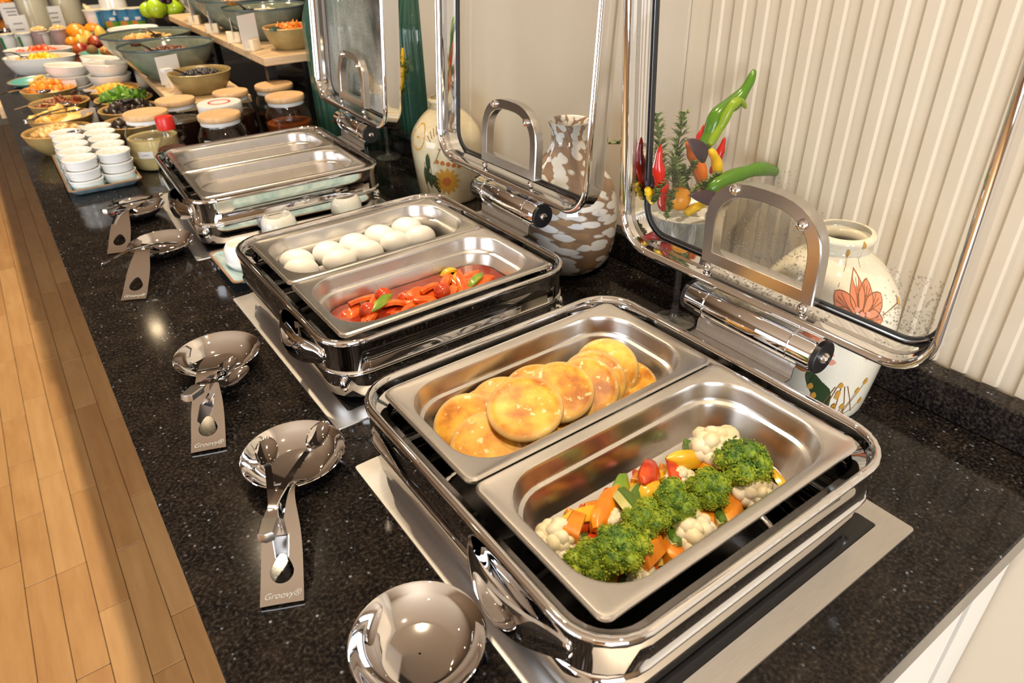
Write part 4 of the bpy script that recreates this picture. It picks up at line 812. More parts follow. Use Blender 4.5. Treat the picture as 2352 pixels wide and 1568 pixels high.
def heap(name, label, cat, loc, r, hgt, mat, n, size, seed=0, sy=1.0, shape=(1, 1, .8), base=None, flat=False):
    rd_ = random.Random(seed); B = [lathe([(r, -hgt * .2), (r * .8, hgt * .25), (r * .5, hgt * .62), (r * .2, hgt * .85), (.001, hgt * .88)], 24, True, False, sy)]
    for i in range(n):
        q = math.sqrt(rd_.random()); a = rd_.random() * 2 * pi; x, y = q * r * cos(a), q * r * sy * sin(a); z = hgt * .88 * (1 - q * q) ; s = size * rd_.uniform(.75, 1.2)
        B.append(tf(blob(shape, .25, 1.5, 1 if size < .006 else 2, i % 9), loc=(x, y, z), rot=(rd_.random() * 6, rd_.random() * 6 * (not flat), rd_.random() * 6), sc=(s, s, s)))
    o = obj(name, join(*B), M[mat], None, 180, loc=loc); return tag(o, label, cat, kind='stuff')
mottled('nuts', (.60, .34, .10), (.80, .58, .26), 80, .45); mottled('cheese', (.78, .46, .10), (.84, .58, .20), 30, .45); mottled('sundried', (.16, .03, .008), (.36, .11, .03), 60, .4); mottled('apricot', (.78, .20, .01), (.88, .34, .02), 60, .35); mottled('salad', (.05, .16, .01), (.22, .42, .04), 50, .4); mottled('corn', (.80, .36, .01), (.88, .54, .04), 90, .3); mottled('prunes', (.012, .007, .006), (.05, .028, .02), 60, .35); mottled('raisins', (.010, .008, .010), (.035, .028, .034), 90, .4); mottled('cocoa_puffs', (.07, .018, .006), (.20, .06, .02), 80, .5); mottled('flakes', (.70, .38, .10), (.85, .58, .22), 60, .5); mottled('oats', (.72, .58, .34), (.84, .74, .54), 90, .6); mottled('granola', (.42, .20, .06), (.70, .42, .16), 60, .5); mottled('melon_red', (.70, .06, .012), (.80, .16, .03), 50, .3); mottled('pine_yellow', (.78, .40, .01), (.88, .56, .04), 40, .3); mottled('carrot_shred', (.74, .16, .01), (.86, .36, .06), 90, .4)
OB = 'small olive-brown stoneware bowls'
for c, lab, mt, n, sz, hg, shp, fl in (
    ((-0.2963,1.8560,0.0580), 'olive-brown bowl of golden nuts nearest the ramekin tray', 'nuts', 120, .0085, .020, (1, 1, .85), 'golden roasted nuts heaped in the front bowl'),
    ((-0.2697,2.0349,0.0580), 'olive-brown bowl of cheese chunks under a pair of tongs', 'cheese', 14, .024, .018, (1, .8, .5), 'yellow cheese chunks in the second bowl'),
    ((-0.2484,2.2431,0.0580), 'olive-brown bowl of dried tomatoes with a spoon', 'sundried', 60, .012, .016, (1.4, .5, .3), 'dark red dried tomatoes in the third bowl'),
    ((-0.2505,2.5017,0.0580), 'olive-brown bowl of orange apricots at the front edge', 'apricot', 40, .017, .026, (1, .9, .6), 'orange dried apricots in the fourth bowl'),
    ((-0.0775,2.1604,0.0580), 'olive-brown bowl of green salad leaves', 'salad', 90, .016, .030, (1.3, .6, .25), 'chopped green salad leaves'),
    ((-0.0795,2.3464,0.0580), 'olive-brown bowl of yellow sweetcorn', 'corn', 260, .0062, .022, (1, .9, .8), 'yellow sweetcorn kernels'),
    ((-0.0904,1.9998,0.0580), 'olive-brown bowl of dark figs behind the cream jar', 'prunes', 40, .016, .022, (1.2, .9, .6), 'dark dried figs'),
    ((-0.1121,1.8145,0.0580), 'olive-brown bowl of black prunes half hidden by the cream jar', 'prunes', 40, .014, .014, (1.1, .9, .7), 'black prunes')):
    ware('stoneware_bowl', lab, 'bowl', (c[0], c[1], 0), .086, .060, 'olive_glaze', 'olive_rim', .52, OB)
    heap('bowl_filling', fl, 'food', (c[0], c[1], .044), .070, hg * 1.25, mt, n, sz, n, shape=shp)
def spoon(label, a, c, mat='chrome', bowl=.014, handle=None, w=.006):
    A_, C_ = Vector(a), Vector(c); d = C_ - A_; t = thing('serving_spoon', label, 'spoon', a); P = spline([(0, 0, 0), d * .4 + Vector((0, 0, .008)), d * .8], 5)
    obj('shaft', strap(P, w, .0025), M[mat], t, 40)
    o = obj('spoon_bowl', ([(v[0] * bowl * 1.5, v[1] * bowl, min(v[2], .1) * bowl * .6) for v in ico(3)[0]], ico(3)[1]), M[mat], t, 60); o.location = d * .9; o.rotation_euler = (0, 0, math.atan2(d.y, d.x))
    if handle: obj('grip', strap([-d * .02 + Vector((0, 0, .001)), d * .28 + Vector((0, 0, .008))], w * 1.9, .008), M[handle], t, 40)
    return t
spoon('long steel spoon sticking out over the counter edge from the apricots', (-0.3932,2.3446,0.0850), (-0.2587,2.3670,0.0750)); spoon('steel spoon in the bowl of dried tomatoes', (-0.3697,2.1590,0.0700), (-0.2298,2.1132,0.0750))
spoon('dark handled spoon in the salad bowl', (-0.1872,1.9482,0.0850), (-0.0823,1.9817,0.0850), 'black_plastic'); spoon('black spoon in the sweetcorn', (-0.0587,2.1646,0.0850), (-0.0877,2.2436,0.0700), 'black_plastic'); spoon('steel spoon in the bowl of nuts', (-0.2394,1.7237,0.0850), (-0.2693,1.7276,0.0750), bowl=.012)
plain('dark_brown_grip', (.06, .02, .01), .4); spoon('brown handled knife pointing at the sweetcorn', (-0.2153,2.1540,0.0900), (-0.1645,2.1784,0.0850), 'black_plastic', .008, 'dark_brown_grip')
server('steel tongs resting across the bowl of cheese', (-0.3504,1.8678,0.0880), [(-0.2280,1.9685,0.0950), (-0.2296,1.9178,0.0900)])
# --- ramekin tray
def dish(name, label, loc, hx, hy, rz, z=.018):
    t = thing(name, label, 'plate', loc, rz); L = rring([(hx * .80, hy * .86, .01, .0004), (hx * .84, hy * .90, .012, .003), (hx, hy, .012, z), (hx - .0022, hy - .0022, .011, z + .0012), (hx - .005, hy - .005, .010, z - .001), (hx * .82, hy * .885, .010, .0065), (hx * .5, hy * .5, .01, .006)], 4)
    obj('body', loft(L, True, True), M['blue_glaze'], t, 35); obj('rim', loft(rring([(hx + .0003, hy + .0003, .012, z - .0012), (hx + .0002, hy + .0002, .012, z + .0008), (hx - .0024, hy - .0024, .011, z + .0016), (hx - .0046, hy - .0046, .010, z + .0002)], 4)), M['brown_edge'], t, 60); return t
dish('serving_tray', 'pale blue rectangular tray with a brown edge under the stacked ramekins', (-.2575, 1.590, .0003), .0775, .186, -.012)
RK = lathe([(.0305, 0), (.0315, .001), (.0330, .003), (.0345, .0175), (.0362, .0180), (.0368, .0192), (.0368, .0232), (.0358, .0240), (.0342, .0238), (.0332, .0225), (.0315, .0055), (.001, .005)], 36, True, False)
rk = None; cols = ('left', 'right'); POS = ['front', 'second', 'third', 'fourth', 'back']; LV = ['bottom', 'middle', 'top', 'topmost']
for ci, x in enumerate((-.2925, -.2195)):
    for ri in range(5):
        y = 1.452 + .0695 * ri + (.012 if ci else 0)
        for k in range(3):
            if rk is None: o = rk = obj('ramekin', RK, M['white_ceramic'], smooth=50)
            else: o = inst(rk, name='ramekin')
            o.location = (x + .0015 * ri + rd.uniform(-.001, .001), y, .0072 + k * .0236); o.rotation_euler = (0, 0, rd.random()); tag(o, 'white ramekin, %s of the %s stack in the %s row on the blue tray' % (LV[k], POS[ri], cols[ci]), 'ramekin', 'white ramekins stacked on the tray')
# --- egg cups on a second blue plate
dish('serving_tray', 'pale blue plate with a brown edge under the egg cups between two chafing dishes', (.008, .788, .0003), .186, .0775, 0)
EC = lathe(smooth_prof([(.020, 0), (.024, .001), (.0310, .012), (.0335, .024), (.0315, .038), (.0262, .0465)], 4) + smooth_prof([(.0250, .0472), (.0235, .0462), (.0205, .036), (.012, .028), (.001, .0265)], 4), 36, True, False); ec = None
for p, lab in (((-0.0385,0.8767,0.0450), 'white egg cup, middle one of the visible three'), ((0.1058,0.8966,0.0450), 'white egg cup at the right between the chafing dishes'), ((-.133, .79, 0), 'white egg cup at the left end of the blue plate')):
    if ec is None: o = ec = obj('egg_cup', EC, M['white_ceramic'], smooth=60)
    else: o = inst(ec, name='egg_cup')
    o.location = (p[0], p[1], .0066); tag(o, lab, 'egg cup', 'white egg cups')
# --- jars
for nme, cl in (('liquid_cream', (.82, .66, .32)), ('liquid_dark', (.020, .008, .006)), ('liquid_amber', (.26, .06, .012)), ('liquid_syrup', (.10, .012, .006)), ('liquid_milk', (.90, .80, .60)), ('jam_dark', (.03, .012, .010))): plain(nme, cl, .12)
plain('seal_white', (.75, .74, .72), .4); plain('cap_red', (.62, .02, .012), .35); plain('print_red', (.60, .03, .03), .5); plain('label_white', (.80, .79, .78), .6)
def marks(parent, n_lines, w, h, mat='ink', seed=1, name='printed_words'):
    r_ = random.Random(seed); B = []
    for l in range(n_lines):
        x = -w / 2 * r_.uniform(.5, .95); end = -x; z = h * (.5 - (l + 1) / (n_lines + 1))
        while x < end: k = r_.uniform(.05, .10) * w; B.append(box(x, min(x + k * .8, end), -.0002, 0, z - h * .03, z + h * .03)); x += k
    o = obj(name, join(*B), M[mat], parent, 0); o['kind'] = 'stuff'; return o
def jar(label, top, rl, rbody, liq, level, lab=None, lidmat='lid_wood', cat='jar', shoulder=.80):
    x, y, zt = top; t = thing('glass_jar', label, cat, (x, y, .0005), group='glass jars behind the farthest chafing dish'); hl = .013; zg = zt - hl
    P = smooth_prof([(rbody * .90, 0), (rbody * .96, .004), (rbody, zg * .30), (rbody, zg * .62), (rbody * .97, zg * .72), (rl * .98, zg * .86), (rl * .90, zg * .90), (rl * .90, zg)], 4)
    obj('glass', lathe(P, 40, True, False), M['jar_glass'], t, 80)
    L = [(max(r - .003, .002), max(z, .003)) for r, z in P if z < zg * level] + [(rprof(P, zg * level) - .003, zg * level)]
    obj('contents', lathe(L, 40, True, True), M[liq], t, 60)
    if lidmat == 'lid_wood':
        o = obj('lid', lathe([(rl * .97, 0), (rl, .002), (rl, hl - .002), (rl * .97, hl), (.001, hl)], 40, True, False), M['lid_wood'], t, 40, loc=(0, 0, zg)); obj('seal', lathe([(rl * .86, -.011), (rl * .93, -.009), (rl * .93, -.001), (rl * .86, 0)], 36, True, True), M['seal_white'], o, 40)
    else:
        o = obj('lid', lathe([(rl * .98, -.014), (rl, -.012), (rl, hl - .002), (rl * .97, hl), (.001, hl)], 40, True, False), M['seal_white'], t, 40, loc=(0, 0, zg)); obj('printed_ring', lathe([(rl * .42, hl + .0002), (rl * .42, hl + .0006), (rl * .52, hl + .0006), (rl * .52, hl + .0002)], 32, False, False), M['print_red'], o)
    if lab:
        ang, z0, z1, w, mk = lab; d = Decal(P, .0008); n = 8
        d.V = [d.pt(ang + w * (i / n - .5), z) for z in (z0, z1) for i in range(n + 1)]; d.F = [(i, i + 1, n + 2 + i, n + 1 + i) for i in range(n)]
        o = obj('paper_label', (d.V, d.F), M['label_white'], t, 80)
        m_ = marks(o, 1 if mk == 'ink' else 2, rbody * w * .8, (z1 - z0), mk, 3); m_.location = ((rbody + .0014) * cos(ang), (rbody + .0014) * sin(ang), (z0 + z1) / 2); m_.rotation_euler = (0, 0, ang + pi / 2)
    return t
CA = radians(262)
jar('glass jar of cream sauce with a wooden lid beside the ramekins', (-0.1152,1.5500,0.1331), .052, .061, 'liquid_cream', .62, (CA - .45, .035, .052, .6, 'ink'))
jar('glass jar of dark syrup with a wooden lid behind the red-capped bottle', (-0.0207,1.6600,0.1313), .050, .060, 'liquid_dark', .66)
jar('jar with a white plastic lid bearing a red ring', (0.0568,1.5250,0.1338), .054, .052, 'jam_dark', .8, None, 'white')
jar('small glass jar with a wooden lid and a red printed label', (0.0206,1.4000,0.1345), .050, .060, 'jam_dark', .30, (CA, .045, .085, 1.9, 'print_red'))
jar('glass jar of dark preserve behind the white-lidded jar', (0.1136,1.6200,0.1381), .046, .057, 'liquid_dark', .66)
jar('glass jar of black olives with a small paper label', (0.2394,1.6400,0.1354), .052, .058, 'liquid_dark', .50, (CA - .2, .030, .048, .8, 'ink'))
jar('glass jar of amber honey next to the green bottle', (0.2142,1.4850,0.1353), .050, .060, 'liquid_amber', .55, (CA - .6, .018, .034, .7, 'ink'))
t = thing('syrup_bottle', 'small syrup bottle with a red cap between two jars', 'bottle', ((-0.0984,1.4200,0.1433)[0], 1.42, .0005)); zt = (-0.0984,1.4200,0.1433)[2]
P = smooth_prof([(.034, 0), (.038, .004), (.039, zt * .30), (.036, zt * .45), (.022, zt * .62), (.017, zt * .72), (.016, zt * .84)], 4); obj('glass', lathe(P, 32, True, False), M['jar_glass'], t, 80); obj('contents', lathe([(max(r - .003, .002), max(z, .003)) for r, z in P if z < zt * .5], 32, True, True), M['liquid_syrup'], t, 60)
obj('cap', lathe([(.020, zt * .80), (.0205, zt * .82), (.0205, zt * .97), (.019, zt), (.001, zt)], 28, True, False), M['cap_red'], t, 40); obj('neck_loop', tube([(.016, -.004, zt * .76), (.030, -.006, zt * .74), (.034, -.006, zt * .66), (.024, -.004, zt * .60)], .004, 8), M['jar_glass'], t)
d = Decal(P, .0008); d.poly(radians(232), .045, [(cos(u) * .022, sin(u) * .026) for u in [i * pi / 10 for i in range(20)]], .038); obj('paper_label', (d.V, d.F), M['label_white'], t, 80)
# --- tall green glass bottles
b = NB('ribbed_green'); v = b.co(); sp = b.n('SeparateXYZ'); b.l(v, sp.inputs[0]); at_ = b.n('Math', operation='ARCTAN2'); b.l(sp.outputs[1], at_.inputs[0]); b.l(sp.outputs[0], at_.inputs[1]); mu = b.n('Math', operation='MULTIPLY', i_1=26.0); b.l(at_.outputs[0], mu.inputs[0]); sn = b.n('Math', operation='SINE'); b.l(mu.outputs[0], sn.inputs[0])
b.set(col=(.03, .10, .07), rough=.08, coat=.6); b.bump(sn.outputs[0], .5, .003)
def bottle(label, x, y, r, h, mat):
    t = thing('glass_bottle', label, 'bottle', (x, y, 0)); P = smooth_prof([(r * .92, 0), (r, .01), (r, h * .38), (r * .92, h * .50), (r * .42, h * .68), (r * .26, h * .80), (r * .24, h * .96)], 5)
    obj('body', lathe(P, 40, True, False), M[mat], t, 80); obj('lip', lathe([(r * .24, h * .955), (r * .31, h * .965), (r * .31, h * .99), (r * .24, h)], 28, False, False), M[mat], t, 60); return t
bottle('big dark green ribbed glass bottle behind the steamed-up lid', .385, 1.465, .095, .64, 'ribbed_green'); bottle('dark green bottle at the edge of the beige panel', .545, 1.34, .07, .60, 'ribbed_green')
# --- wooden boards on stands
def board(label, corner, w, L, ang, z, th=.022):
    t = thing('wooden_board', label, 'shelf board', (*corner, 0), ang, 'raised wooden serving boards'); o = obj('plank', bbox(w / 2, L / 2, -th, 0, .002, n=2), M['board_wood'], t, 30, loc=(w / 2, L / 2, z))
    for q, (a, c_) in enumerate(((.035, .08), (w - .08, .08), (.035, L - .06), (w - .08, L - .06))): obj('leg', box(a - .012, a + .012, c_ - .012, c_ + .012, .0005, z - th), M['black_plastic'], t, 0)
    return t
board('lower light wooden board on the counter carrying cereal bowls', (-.012, 1.735), .208, 1.35, -.047, .100)
board('upper light wooden board against the dark wall carrying teal bowls', (.226, 1.640), .225, 1.27, -.030, .205)
ware('stoneware_bowl', 'olive-brown bowl of raisins at the near end of the lower board', 'bowl', (.100, 1.857, .1003), .088, .060, 'olive_glaze', 'olive_glaze', .62, OB); heap('bowl_filling', 'black raisins heaped in the bowl on the lower board', 'food', (.100, 1.857, .138), .070, .024, 'raisins', 260, .0065, 3)
TB = 'large teal-grey cereal bowls'
ware('cereal_bowl', 'large teal-grey bowl of cocoa puffs on the lower board', 'bowl', (.085, 2.150, .1003), .145, .102, 'teal_glaze', 'teal_rim', .42, TB); heap('bowl_filling', 'brown cocoa puffs in the large teal bowl', 'food', (.085, 2.150, .160), .105, .030, 'cocoa_puffs', 280, .009, 4)
ware('cereal_bowl', 'large teal-grey bowl of corn flakes behind the cocoa puffs', 'bowl', (.088, 2.470, .1003), .150, .100, 'teal_glaze', 'teal_rim', .42, TB); heap('bowl_filling', 'pale corn flakes in the second teal bowl', 'food', (.088, 2.470, .165), .105, .026, 'flakes', 160, .014, 5, shape=(1, .8, .2))
ware('stoneware_bowl', 'olive-brown bowl of shredded carrot at the near end of the upper board', 'bowl', (.350, 1.745, .2053), .076, .060, 'olive_glaze', 'olive_rim', .60, OB); heap('bowl_filling', 'shredded carrot in the bowl on the upper board', 'food', (.350, 1.745, .240), .060, .030, 'carrot_shred', 90, .010, 6, shape=(1.5, .4, .3))
ware('cereal_bowl', 'teal-grey bowl of oat flakes on the upper board', 'bowl', (.362, 1.985, .2053), .128, .095, 'teal_glaze', 'teal_rim', .42, TB); heap('bowl_filling', 'pale oat flakes in the teal bowl', 'food', (.362, 1.985, .262), .094, .026, 'oats', 240, .007, 7, shape=(1, .9, .4))
ware('cereal_bowl', 'teal-grey bowl of granola further along the upper board', 'bowl', (.372, 2.265, .2053), .142, .100, 'teal_glaze', 'teal_rim', .42, TB); heap('bowl_filling', 'granola in the teal bowl cut by the top edge', 'food', (.372, 2.265, .262), .105, .034, 'granola', 160, .010, 8)
ware('cereal_bowl', 'teal-grey bowl last in the row on the upper board', 'bowl', (.385, 2.580, .2053), .145, .100, 'teal_glaze', 'teal_rim', .42, TB)
plain('copper_grip', (.50, .24, .06), .3, .6)
spoon('wooden handled scoop in the cocoa puffs', (-0.0236,2.0500,0.2180), (0.0407,2.0800,0.1902), 'black_plastic', .018, 'dark_brown_grip', .011); spoon('white handled scoop in the raisins', (-0.0063,1.8000,0.1785), (0.0735,1.8400,0.1531), 'black_plastic', .016, 'seal_white', .010); spoon('copper handled scoop in the oat flakes', (0.2462,1.9300,0.3154), (0.3085,1.9600,0.2914), 'black_plastic', .016, 'copper_grip', .010); spoon('dark green handled spoon in the shredded carrot', (0.2848,1.7000,0.2629), (0.3456,1.7300,0.2470), 'black_plastic', .012, 'ribbed_green', .010); spoon('steel spoon in the corn flakes', (0.0681,2.4000,0.2136), (0.1191,2.4300,0.1944), 'black_plastic', .014, 'chrome', .009)
# --- cards and wooden holders
def card(label, p, w, h, rz, block=True, words=0, lean=0):
    t = thing('name_card', label, 'card', p, rz, 'white name cards'); z0 = .012 if block else 0
    o = obj('paper', box(-w / 2, w / 2, -.0006, .0006, z0, z0 + h), M['card_white'], t, 0); o.rotation_euler = (radians(lean), 0, 0)
    if words: m_ = marks(o, words, w * .7, h * .8, 'ink', int(p[1] * 90)); m_.location = (0, -.0008, z0 + h / 2)
    if block:
        for s in (-1, 1): obj('wooden_block', loft([rr(.016, .009, .002, 2, 0, 0, s * .0102), rr(.016, .009, .002, 2, .030, 0, s * .0102)], True, True), M['pale_wood_block'], t, 30)
        obj('block_base', box(-.016, .016, -.0015, .0015, 0, .010), M['pale_wood_block'], t, 0)
    return t
card('white card with two printed lines in front of the stacked bowls', (-0.2055,2.5076,0.0000), .082, .075, radians(-12), False, 2); card('white card standing by the salad bowl', (-0.1457,2.3411,0.0000), .055, .065, radians(-52), False, 1); card('grey-shaded back of a card beside the nuts bowl', (-0.1986,2.0118,0.0000), .055, .070, radians(40), False)
card('blank white card behind the bowl of raisins', (.045, 1.985, .1003), .075, .078, radians(25), True); card('blank white card in a wooden holder before the oat bowl', (.247, 1.795, .2053), .072, .082, radians(32), True); card('card edge in a wooden holder between the upper bowls', (.252, 1.985, .2053), .05, .07, radians(75), True); card('card in a wooden holder before the granola bowl', (.262, 2.245, .2053), .05, .07, radians(60), True); card('card in a wooden holder near the far end of the upper board', (.272, 2.52, .2053), .05, .07, radians(60), True)
# --- stacked white bowls
SB = 'stacked white serving bowls'
for k in range(3): ware('white_bowl', 'white bowl, %s of the left-hand stack' % LV[k], 'bowl', (-.178, 2.585, .0005 + .034 * k), .069, .046, 'warm_white_ceramic', 'warm_white_ceramic', .62, SB, .004, tilt=(0, radians(3 * k)))
for k in range(3): ware('white_bowl', 'white bowl, %s of the right-hand stack' % LV[k], 'bowl', (-.062, 2.475, .0005 + .037 * k), .069, .046, 'warm_white_ceramic', 'warm_white_ceramic', .62, SB, .004, tilt=(0, radians(2 * k)))
for k in range(3): ware('white_bowl', 'white bowl, %s of the stack behind the right-hand one' % LV[k], 'bowl', (-.058, 2.625, .0005 + .036 * k), .069, .046, 'warm_white_ceramic', 'warm_white_ceramic', .62, SB, .004, tilt=(0, radians(4 * k)))
for k in range(2): ware('white_bowl', 'white bowl, %s of the pair behind the corn flakes' % LV[k], 'bowl', (.105, 2.80, .1005 + .034 * k), .090, .050, 'warm_white_ceramic', 'warm_white_ceramic', .62, SB, .004)
# --- oval dishes, turquoise plates
for c, lab, mt, fl, y in (((-0.2082,3.2300,0.0550), 'white oval dish of yellow pineapple with painted sprigs', 'pine_yellow', 'yellow pineapple chunks in the oval dish', 0), ((-0.1916,3.4405,0.0550), 'white oval dish of red watermelon', 'melon_red', 'red watermelon chunks in the oval dish', .02)):
    t = ware('oval_dish', lab, 'dish', (c[0], c[1] + y, 0), .142, .066, 'warm_white_ceramic', 'warm_white_ceramic', .72, 'oval fruit dishes', .006, .56, -.5)
    heap('fruit_pieces', fl, 'fruit', (c[0], c[1] + y, .040), .10, .028, mt, 46, .017, 9, .56, (1, .8, .7)).rotation_euler = (0, 0, -.5)
spoon('steel spoon over the watermelon dish', (-0.3231,3.3296,0.0800), (-0.2560,3.1962,0.0700))
t = ware('plate', 'turquoise plate of cheese sticks at the counter edge', 'plate', (*(-0.2521,2.9719,0.0150)[:2], 0), .105, .018, 'turquoise', 'brown_edge', .6); c = (-0.2461,2.9544,0.0200)
for k in range(7): o = obj('cheese_stick', bbox(.034, .0075, 0, .011, .002), M['cheese'], None, 30, loc=(c[0] - .02 + .016 * k, c[1] + .01 * (k % 2), .008 + .010 * (k % 2)), rot=(0, 0, 1.0 + .1 * k)); tag(o, 'pale cheese stick, number %s along the turquoise plate' % ORD[k], 'cheese', 'cheese sticks')
t = ware('plate', 'turquoise plate of pastries beside the fruit', 'plate', (*(0.0692,3.5237,0.0150)[:2], 0), .11, .018, 'turquoise', 'brown_edge', .6); mottled('pastry', (.40, .15, .03), (.66, .34, .08), 50, .5, .4)
for k, p in enumerate(((0.0768,3.4058,0.0300), (0.1012,3.4343,0.0350), (0.0857,3.3510,0.0300))): o = obj('pastry', blob((.040, .028, .026), .2, 2, 3, k), M['pastry'], None, 180, loc=(p[0], p[1], .034)); tag(o, ('brown pastry at the left of the turquoise plate', 'brown pastry at the back of the turquoise plate', 'brown pastry at the front of the turquoise plate')[k], 'pastry', 'pastries')
# --- fruit pile
plain('orange_skin', (.80, .26, .008), .35); mottled('mango_skin', (.22, .012, .012), (.50, .10, .02), 14, .25); mottled('pear_skin', (.58, .40, .06), (.70, .54, .12), 20, .35); plain('kiwi_skin', (.20, .10, .035), .7); plain('lemon_skin', (.70, .52, .02), .35); plain('apple_green', (.36, .52, .02), .2); plain('grape', (.045, .012, .03), .25); mottled('peach', (.50, .12, .04), (.66, .28, .08), 16, .4)
def fruit(name, label, p, r, mat, el=1.0, stem=True):
    t = thing(name, label, 'fruit', p, rd.random() * 6, 'loose fruit at the back of the buffet'); vf = blob((r, r, r * el), .05, 1.3, 3, rd.random() * 9)
    if name == 'pear': vf = ([(v[0] * (1 - .34 * max(0, v[2] / (r * el))), v[1] * (1 - .34 * max(0, v[2] / (r * el))), v[2] * (1.25 if v[2] > 0 else 1)) for v in vf[0]], vf[1])
    obj('flesh', vf, M[mat], t, 180)
    if stem: obj('stalk', tube([(0, 0, r * el * (1.2 if name == 'pear' else .95)), (.002, 0, r * el * (1.2 if name == 'pear' else .95) + .012)], .002, 5), M['herb_stem'], t)
fruit('mango', 'dark red mango at the front of the fruit pile', (-0.0102,3.6600,0.0118), .042, 'mango_skin', .9); fruit('mango', 'red and gold mango in the middle of the fruit pile', (0.0751,3.7400,0.0302), .043, 'mango_skin', .82); fruit('peach', 'reddish peach at the right of the fruit pile', (0.1322,3.7000,0.0225), .033, 'peach'); fruit('kiwi', 'brown kiwi beside the dark red mango', (0.0281,3.6000,0.0126), .026, 'kiwi_skin', 1.1, False)
fruit('orange', 'large orange at the back left of the fruit pile', (0.0244,3.9500,0.0534), .052, 'orange_skin', .92); fruit('orange', 'orange at the back right of the fruit pile', (0.1045,3.9800,0.0545), .045, 'orange_skin', .95); fruit('orange', 'small orange at the left of the fruit pile', (-0.0247,3.8000,0.0325), .030, 'orange_skin'); fruit('orange', 'small orange under the large one', (0.0385,3.9000,0.0449), .035, 'orange_skin')
fruit('pear', 'yellow pear leaning in the middle of the pile', (0.0551,3.8400,0.0374), .030, 'pear_skin', 1.1); fruit('pear', 'tall yellow pear at the right of the pile', (0.1155,3.8600,0.0451), .032, 'pear_skin', 1.2); fruit('pear', 'greenish pear at the left of the pile', (0.0133,3.8000,0.0323), .030, 'pear_skin'); fruit('lemon', 'lemon behind the peach', (0.1544,3.8200,0.0371), .024, 'lemon_skin')
t = ware('fruit_bowl', 'dark bowl of green apples and grapes at the top edge', 'bowl', (.40, 3.17, .10), .17, .09, 'black_plastic', 'black_plastic', .5); obj('foot', lathe([(.07, -.0995), (.06, -.09), (.06, .0)], 24), M['black_plastic'], t)
for k, (p, r_) in enumerate((((0.2607,3.0800,0.2165), .042), ((0.3314,3.0800,0.2072), .040), ((0.2325,3.1200,0.2092), .034))): fruit('apple', ('green apple at the centre of the dark bowl', 'green apple at the right of the dark bowl', 'green apple at the left of the dark bowl')[k], p, r_, 'apple_green', .92)
t = thing('grape_bunch', 'bunch of dark grapes over the green apples', 'grapes', (0.3300,3.1000,0.2310))
for k in range(26): obj('grape', tf(ico(2), sc=(.015,) * 3), M['grape'], t, 180, loc=(rd.uniform(-.06, .06), rd.uniform(-.04, .04), rd.uniform(-.02, .05)))
# --- milk jars, yoghurt cups, small tubs
for p, lab, lq in (((-0.0727,4.7625,-0.0000), 'large glass jar of milk, left one of the two', 'liquid_milk'), ((0.1076,4.8248,0.0000), 'large glass jar of milk, right one of the two', 'liquid_milk')):
    t = thing('milk_jar', lab, 'jar', (p[0], p[1] + .06, .0005), 0, 'milk jars'); P = smooth_prof([(.076, 0), (.082, .006), (.084, .12), (.083, .235), (.070, .27), (.062, .285), (.062, .32)], 4); obj('glass', lathe(P, 36, True, False), M['jar_glass'], t, 80); obj('contents', lathe([(max(r - .003, .01), max(z, .003)) for r, z in P if z < .23] , 36, True, True), M[lq], t, 60)
    d = Decal(P, .001); n = 6; d.V = [d.pt(radians(255) + .7 * (i / n - .5), z) for z in (.165, .195) for i in range(n + 1)]; d.F = [(i, i + 1, n + 2 + i, n + 1 + i) for i in range(n)]; o = obj('paper_label', (d.V, d.F), M['label_white'], t, 80); obj('lid', lathe([(.066, .318), (.07, .322), (.07, .338), (.062, .345), (.001, .346)], 32, True, False), M['chrome'], t, 40)
plain('yog_white', (.76, .76, .72), .35); plain('yog_green', (.02, .20, .03), .35); plain('yog_pink', (.50, .33, .31), .4); plain('foil', (.78, .72, .55), .3, .3); plain('tub_blue', (.05, .25, .44), .35); plain('tub_green', (.16, .36, .03), .35); plain('tub_orange', (.62, .22, .03), .4)
def cup(label, loc, r, h, mat, top, band=None, cat='yoghurt cup', group='yoghurt cups'):
    t = thing('yoghurt_cup', label, cat, loc, 0, group); P = [(r * .80, 0), (r * .83, .003), (r * .97, h * .97), (r * 1.05, h), (r * 1.05, h + .003)]; obj('tub', lathe(P, 28, True, True), M[mat], t, 40); obj('foil_lid', lathe([(r * 1.08, h + .003), (r * 1.08, h + .005), (.001, h + .006)], 28, True, False), M[top], t, 40)
    if band:
        for b_, z0, z1, a0, w in band:
            d = Decal(P, .0008); n = 6; d.V = [d.pt(a0 + w * (i / n - .5), z) for z in (z0 * h, z1 * h) for i in range(n + 1)]; d.F = [(i, i + 1, n + 2 + i, n + 1 + i) for i in range(n)]; obj('printed_panel', (d.V, d.F), M[b_], t, 80)
    return t
YB = [('yog_green', .1, .9, radians(215), .55)]
for k, u in enumerate((48, 70, 92)): p = (-0.1989,3.9601,0.0000); cup('white yoghurt cup with a green stripe, %s from the left' % ORD[k], (p[0] - .075 + .072 * k, p[1] + .03 - .03 * k, .0005), .034, .075, 'yog_white', 'foil', YB)
for k in range(2): p = (-0.0927,3.8910,0.0000); cup('pink yoghurt cup, %s of the two' % ('left' if k == 0 else 'right'), (p[0] - .045 + .078 * k, p[1] + .04 - .03 * k, .0005), .036, .085, 'yog_pink', 'foil'); heap('cup_topping', 'nut topping on the %s pink cup' % ('left' if k == 0 else 'right'), 'food', (p[0] - .045 + .078 * k, p[1] + .04 - .03 * k, .092), .030, .012, 'nuts', 24, .007, k)
TBD = [('tub_green', .05, .38, radians(250), 2.2), ('tub_orange', .12, .42, radians(235), .7), ('label_white', .45, .62, radians(262), .6)]
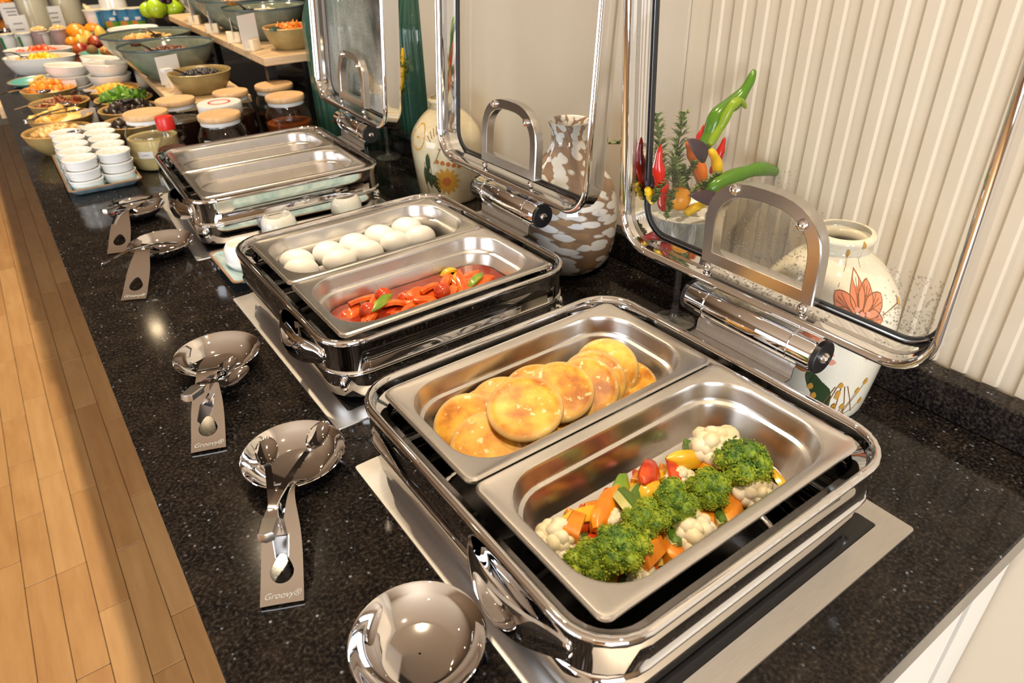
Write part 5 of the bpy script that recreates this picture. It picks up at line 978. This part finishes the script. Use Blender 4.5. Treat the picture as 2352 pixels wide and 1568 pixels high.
for k, (p, lab) in enumerate((((0.1301,4.0000,0.0623), 'pale blue tub beside the fruit pile'), ((0.2005,3.9500,0.0643), 'blue tub with an orange picture, left of three'), ((0.2600,3.9000,0.0653), 'blue tub with a green field picture, middle of three'), ((0.3032,3.8500,0.0678), 'blue tub half hidden, right of three'))): cup(lab, p, .046, .085, 'tub_blue' if k else 'yog_white', 'foil', TBD if k else [('tub_blue', .05, .95, radians(290), .5)], 'tub', 'printed blue tubs')
t = thing('tub_box', 'low display box under the blue tubs', 'box', (.225, 3.93, .0)); zt = (0.2005,3.9500,0.0643)[2]; obj('crate', bbox(.17, .075, .0005, max(.02, zt - .001), .003), M['black_plastic'], t, 30)
p = (0.2284,3.9700,0.1255); t = thing('white_pot', 'white upturned pot standing on the blue tubs', 'pot', p); obj('body', lathe([(.066, 0), (.068, .004), (.064, .05), (.060, .095), (.052, .102), (.001, .103)], 32, True, False), M['warm_white_ceramic'], t, 40)
for p, w, h, lab, n in (((-0.1689,5.2461,0.0000), .11, .12, 'large white card with printed lines at the far left', 4), ((-0.1865,4.5176,0.0000), .09, .11, 'white card before the left milk jar', 2), ((0.0088,4.9799,0.0000), .09, .10, 'white card between the milk jars', 2), ((0.0156,4.7689,0.0000), .085, .12, 'white card leaning at the right milk jar', 3), ((0.2436,5.0071,0.0000), .11, .09, 'white card behind the pale blue tub', 1)): card(lab, p, w, h, radians(-6), False, n)
o = heap('bread_slices', 'pale bread cubes behind the fruit pile', 'bread', (*(0.2023,4.9943,0.0000)[:2], .02), .07, .06, 'oats', 30, .026, 12); t = ware('plate', 'steel plate under the bread cubes', 'plate', (*(0.2023,4.9943,0.0000)[:2], 0), .1, .02, 'chrome', 'chrome', .6)
o = heap('orange_slices', 'orange juice dispenser fruit at the far left edge', 'fruit', (*(-0.1898,5.9690,0.0000)[:2], .05), .09, .12, 'apricot', 30, .035, 13); spoon_rest('steel spoon rest far along the counter at the left edge', (-0.2456,4.7348,0.0200), (-0.2675,4.0789,0.0020), False)
